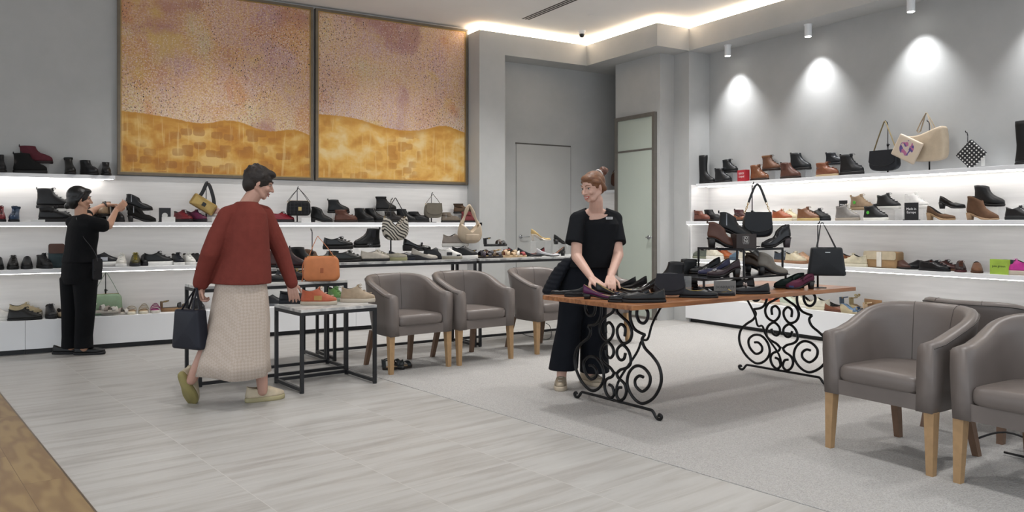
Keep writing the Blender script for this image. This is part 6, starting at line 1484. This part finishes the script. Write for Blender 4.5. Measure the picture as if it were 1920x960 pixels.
# ---- shopper in the red cardigan, seen from behind, walking
def shopper():
    base = cw(-1.86, 5.48, 0); root = thing('person', 'walking person seen from behind in a rust red cardigan and long cream skirt', 'person', (base.x, base.y, 0))
    away = cw(.50, .86, 0).normalized(); side = away.cross(Vector((0, 0, 1))).normalized()
    Z = Vector((0, 0, 1))
    f, r, u = axes(cw(.88, .35, -.30), (0, 0, 1)); hc = J(486, 342, 5.5); s = .98
    P = lambda x, y, z: hc + (r * x + f * y + u * z) * s
    bm = bmesh.new(); head(bm, hc, f, r, u, s); cap(bm, J(478, 362, 5.48), J(462, 388, 5.47), .052, .058)
    shL, shR = J(424, 402, 5.42), J(496, 400, 5.58)
    chain(bm, [shL, J(460, 394, 5.48), shR], [.046, .054, .046])
    loft(bm, [(J(458, 395, 5.48), side * .13, away * .08), (J(455, 440, 5.48), side * .145, away * .10), (J(452, 490, 5.48), side * .135, away * .10), (J(448, 540, 5.48), side * .17, away * .12), (J(445, 570, 5.48), side * .16, away * .11)])
    eL, wL = J(396, 470, 5.38), J(380, 530, 5.45); eR, wR = J(527, 468, 5.62), J(545, 528, 5.62)
    chain(bm, [shL, eL, wL], [.048, .038, .027]); chain(bm, [shR, eR, wR], [.048, .038, .027])
    hand(bm, wL - Z * .01, Vector((0, 0, -1)) + cw(-.12, 0, 0), cw(1, 0, 0), .95, .9, side=1)
    hand(bm, wR - Z * .01, Vector((0, 0, -1)) + cw(.22, .1, 0), cw(-.3, .6, 0), .95, .35, side=1)
    hL, hR = J(432, 560, 5.46), J(464, 560, 5.52); kL, kR = J(395, 640, 5.44), J(486, 645, 5.58); aL, aR = J(359, 712, 5.42), J(492, 725, 5.56)
    chain(bm, [hL, kL, aL], [.075, .055, .036]); chain(bm, [hR, kR, aR, aR - Z * .03], [.075, .055, .037, .035])
    fuse('body', bm, SKIN_B, root, .0045, 3)
    face_parts(root, hc, f, r, u, s, '#3a2a22', '#96605a', False)
    bm = bmesh.new(); ell(bm, P(0, -.020, .030), r, f, u, .088, .100, .092); ell(bm, P(0, -.050, -.018), r, f, u, .074, .060, .075); ell(bm, P(0, .045, .078), r, f, u, .062, .052, .030)
    for g in (-1, 1): cap(bm, P(g * .072, .005, .045), P(g * .070, -.012, .012), .020, .017)
    rnd = random.Random(3)
    for i in range(34):
        a, e = rnd.uniform(0, 2 * PI), rnd.uniform(-.1, 1.2); v = r * (.080 * math.cos(a) * math.cos(e)) + f * (.092 * math.sin(a) * math.cos(e) - .02) + u * (.088 * math.sin(e) + .03)
        if v.dot(f) > .05 and v.dot(u) < .06: continue
        cap(bm, hc + v, hc + v * 1.05 + (f * .02 - u * .02), .014, .010, 8)
    fuse('hair', bm, mat('#1d1410', .6, var=.25, scale=50, bump=.6, bscale=80), root, .006, 2)
    red = cloth('#6f342d', .5, 45); bm = bmesh.new()
    loft(bm, [(J(463, 378, 5.47), side * .070, away * .060), (J(461, 387, 5.48), side * .12, away * .080), (J(459, 400, 5.49), side * .172, away * .105), (J(457, 430, 5.48), side * .187, away * .128), (J(456, 480, 5.48), side * .200, away * .145), (J(453, 515, 5.48), side * .218, away * .16), (J(452, 531, 5.48), side * .222, away * .165)])
    chain(bm, [J(427, 404, 5.43), J(461, 394, 5.49), J(495, 402, 5.57)], [.066, .066, .064])
    chain(bm, [J(427, 404, 5.43), J(410, 440, 5.40), J(395, 475, 5.37), J(384, 505, 5.40), J(377, 530, 5.43)], [.066, .070, .066, .060, .056])
    chain(bm, [J(495, 402, 5.57), J(511, 438, 5.60), J(526, 470, 5.62), J(538, 505, 5.62), J(547, 530, 5.62)], [.064, .066, .060, .050, .044])
    fuse('cardigan', bm, red, root, .007, 5)
    def b_skirt(nt, N, L, b):
        tc = N.new('ShaderNodeTexCoord'); mp = N.new('ShaderNodeMapping'); mp.inputs['Rotation'].default_value = (0, R(45), 0); mp.inputs['Scale'].default_value = (62, 62, 62); L.new(tc.outputs['Object'], mp.inputs[0])
        ck = N.new('ShaderNodeTexChecker'); ck.inputs['Scale'].default_value = 1.0; ck.inputs['Color1'].default_value = lin('#b9aca1'); ck.inputs['Color2'].default_value = lin('#b0a296'); L.new(mp.outputs[0], ck.inputs['Vector'])
        n = N.new('ShaderNodeTexNoise'); n.inputs['Scale'].default_value = 5; L.new(tc.outputs['Object'], n.inputs['Vector'])
        L.new(ck.outputs['Color'], b.inputs['Base Color']); bp = N.new('ShaderNodeBump'); bp.inputs['Strength'].default_value = .5; bp.inputs['Distance'].default_value = .004; L.new(ck.outputs['Fac'], bp.inputs['Height']); L.new(bp.outputs[0], b.inputs['Normal'])
    bm = bmesh.new(); rr = []
    specs = ((505, 453, .165, .12), (530, 452, .195, .145), (560, 451, .215, .16), (600, 449, .232, .18), (640, 443, .248, .20), (675, 437, .272, .22), (700, 435, .285, .235))
    for (y, x, a, b_) in specs:
        c = J(x, y, 5.48); q = []
        for i in range(72):
            t = 2 * PI * i / 72; k = (y - 505) / 195; w_ = 1 + .045 * k * math.sin(7 * t + 1) + .02 * k * math.sin(13 * t)
            q.append(c + side * (a * w_ * math.cos(t)) + away * (b_ * w_ * math.sin(t)) + Vector((0, 0, (-.03 * math.cos(t) * -1 * k * .0) + .012 * k * math.sin(3 * t))))
        rr.append(q)
    low = [p + Vector((0, 0, -.0)) for p in rr[-1]]; inner = [J(437, 700, 5.48) + (p - J(437, 700, 5.48)) * .97 for p in rr[-1]]; up_ = [J(443, 640, 5.48) + (p - J(443, 640, 5.48)) * .95 for p in rr[4]]
    rings(bm, rr + [inner, up_], True, False)
    plain('skirt', bm, tex('cream_waffle_cloth', b_skirt, .95), root)
    ro = Vector((root.location.x, root.location.y, 0))
    q = J(497, 738, 5.6); q.z = 0
    make_shoe('sneaker', q - ro, -YAW + R(36), '#b9ab93', '', L=.275, parent=root, sole='#a39a78', hi=.85, gus=None, cuff=None, lining='#6a6660')
    q = J(349, 741, 5.44); q.z = .105
    make_shoe('sneaker', q - ro, -YAW + R(72), '#b5a890', '', L=.275, parent=root, sole='#8f8556', hi=.85, pitch=62)
    return root
sh = shopper()
bg = J(357, 622, 5.38)
t = bag('tote', (bg.x, bg.y, .40), -YAW + R(-25), .26, .27, .10, '#181b26', 'dark navy bag carried low in the left hand of the red cardigan shopper', strap=.415, sw=.010, span=.22, peak=.05, two=[-.03, .03])

# ---- dark-haired person reaching to the left wall shelf
def stylist():
    base = cw(-4.09, 7.55, 0); root = thing('person', 'dark-haired person in black clothes seen from behind, reaching up to the middle left shelf', 'person', (base.x, base.y, 0))
    D_ = 7.52; away = cw(.62, .78, 0).normalized(); side = away.cross(Vector((0, 0, 1))).normalized(); Z = Vector((0, 0, 1))
    f, r, u = axes(cw(.80, .60, -.08), (0, 0, 1)); hc = J(150, 372, D_); s = .98
    P = lambda x, y, z: hc + (r * x + f * y + u * z) * s
    bm = bmesh.new(); head(bm, hc, f, r, u, s); cap(bm, J(151, 385, D_), J(152, 408, D_), .052, .056)
    shN, shF = J(179, 420, D_ - .06), J(134, 417, D_ + .02)
    sR = J(178, 419, 7.43); sL = J(136, 417, 7.56)
    chain(bm, [sL, J(156, 412, 7.5), sR], [.046, .054, .046])
    loft(bm, [(J(155, 412, 7.5), side * .12, away * .08), (J(154, 440, 7.5), side * .14, away * .10), (J(150, 470, 7.5), side * .125, away * .10), (J(148, 500, 7.5), side * .16, away * .12), (J(148, 515, 7.5), side * .15, away * .11)])
    eN, wN = J(204, 423, 7.52), J(217, 396, 7.78); chain(bm, [sR, eN, wN], [.046, .038, .026])
    eF, wF = J(170, 398, 7.88), J(196, 385, 8.02); chain(bm, [J(160, 411, 7.62), eF, wF, J(204, 384, 8.04)], [.046, .038, .027, .024])
    hand(bm, J(218, 394, 7.80), cw(.30, .30, .35), cw(-.5, .3, .1), .92, .45, side=-1)
    hand(bm, J(203, 384, 8.03), cw(.6, .2, .02), cw(.2, .1, -.8), .92, .6, side=1)
    hips = [J(136, 515, 7.52), J(161, 515, 7.47)]; kn = [J(137, 585, 7.55), J(160, 585, 7.50)]; an = [J(134, 650, 7.58), J(158, 652, 7.53)]
    for h_, k_, a_ in zip(hips, kn, an): chain(bm, [h_, k_, a_], [.08, .056, .038])
    fuse('body', bm, SKIN_A, root, .005, 3)
    face_parts(root, hc, f, r, u, s, '#1c1614', '#8a544a', False)
    bm = bmesh.new(); ell(bm, P(0, -.022, .028), r, f, u, .086, .100, .094); ell(bm, P(0, -.055, -.025), r, f, u, .078, .062, .085); ell(bm, P(0, .045, .074), r, f, u, .066, .050, .030)
    for g in (-1, 1): cap(bm, P(g * .074, .01, .04), P(g * .070, -.03, -.02), .020, .022)
    cap(bm, P(-.01, -.085, -.075), P(-.02, -.10, -.085), .034, .030); fuse('hair', bm, mat('#0e0d0f', .4, var=.2, scale=40, bump=.4, bscale=90), root, .006, 3)
    blk = cloth('#0f1013', .5, 40); bm = bmesh.new()
    loft(bm, [(J(155, 404, 7.5), side * .075, away * .062), (J(156, 410, 7.5), side * .13, away * .085), (J(156, 424, 7.5), side * .178, away * .115), (J(154, 445, 7.5), side * .178, away * .125), (J(151, 468, 7.5), side * .165, away * .125), (J(149, 492, 7.5), side * .182, away * .14)])
    chain(bm, [sL, J(156, 413, 7.5), sR], [.062, .064, .060]); chain(bm, [sR, J(190, 422, 7.47)], [.062, .068]); cap(bm, J(190, 422, 7.47), J(193, 423, 7.49), .066, .064); chain(bm, [J(150, 414, 7.6), J(162, 404, 7.75)], [.06, .062])
    fuse('t_shirt', bm, blk, root, .007, 5)
    bm = bmesh.new()
    loft(bm, [(J(149, 476, 7.5), side * .155, away * .118), (J(148, 500, 7.5), side * .172, away * .135), (J(147, 520, 7.5), side * .175, away * .135), (J(147, 532, 7.5), side * .16, away * .12)])
    for (x0, x1, x2, d0, d1) in ((136, 134, 133, 7.53, 7.58), (160, 160, 157, 7.47, 7.53)):
        loft(bm, [(J(x0, 520, d0), side * .095, away * .11), (J(x1, 585, d0), side * .075, away * .085), (J(x2, 630, d1), side * .072, away * .078), (J(x2, 652, d1), side * .076, away * .082)])
    fuse('trousers', bm, cloth('#0d0e11', .5, 30), root, .007, 4)
    bm = bmesh.new(); q = wF; dd = (wF - eF).normalized(); a_ = dd.orthogonal().normalized(); b_ = dd.cross(a_); tube(bm, [q + a_ * (.031 * math.cos(t)) + b_ * (.031 * math.sin(t)) for t in [2 * PI * i / 18 for i in range(18)]], 0, 8, flat=(.010, .003, dd), closed=True); cap(bm, q + Z * .026 - dd * .008, q + Z * .026 + dd * .008, .014, .014, 10); plain('wristwatch', bm, mat('#1b1b1f', .3), root)
    bm = bmesh.new(); tube(bm, spl([J(143, 408, 7.41), J(148, 430, 7.36), J(158, 447, 7.355), J(170, 462, 7.36), J(180, 478, 7.37), J(183, 490, 7.37)], 4), 0, 8, flat=(.006, .002, side)); plain('bag_strap', bm, mat('#2a2a2e', .4), root)
    ro = Vector((root.location.x, root.location.y, 0))
    for (x, y, d, lab) in ((128, 655, 7.60, 0), (168, 658, 7.56, 0)):
        q = J(x, y, d); q.z = 0; make_shoe('loafer', q - ro, R(0) - YAW + R(12), '#131315', '', L=.275, parent=root, sole='#1a1a1c', ts=.022, hi=1.2)
    return root
stylist()
p = J(182, 505, 7.43)
t = bag('box', (p.x, p.y, p.z - .10), R(60) - YAW, .09, .20, .025, '#17171b', 'slim black phone bag hanging at the hip of the dark-haired person')
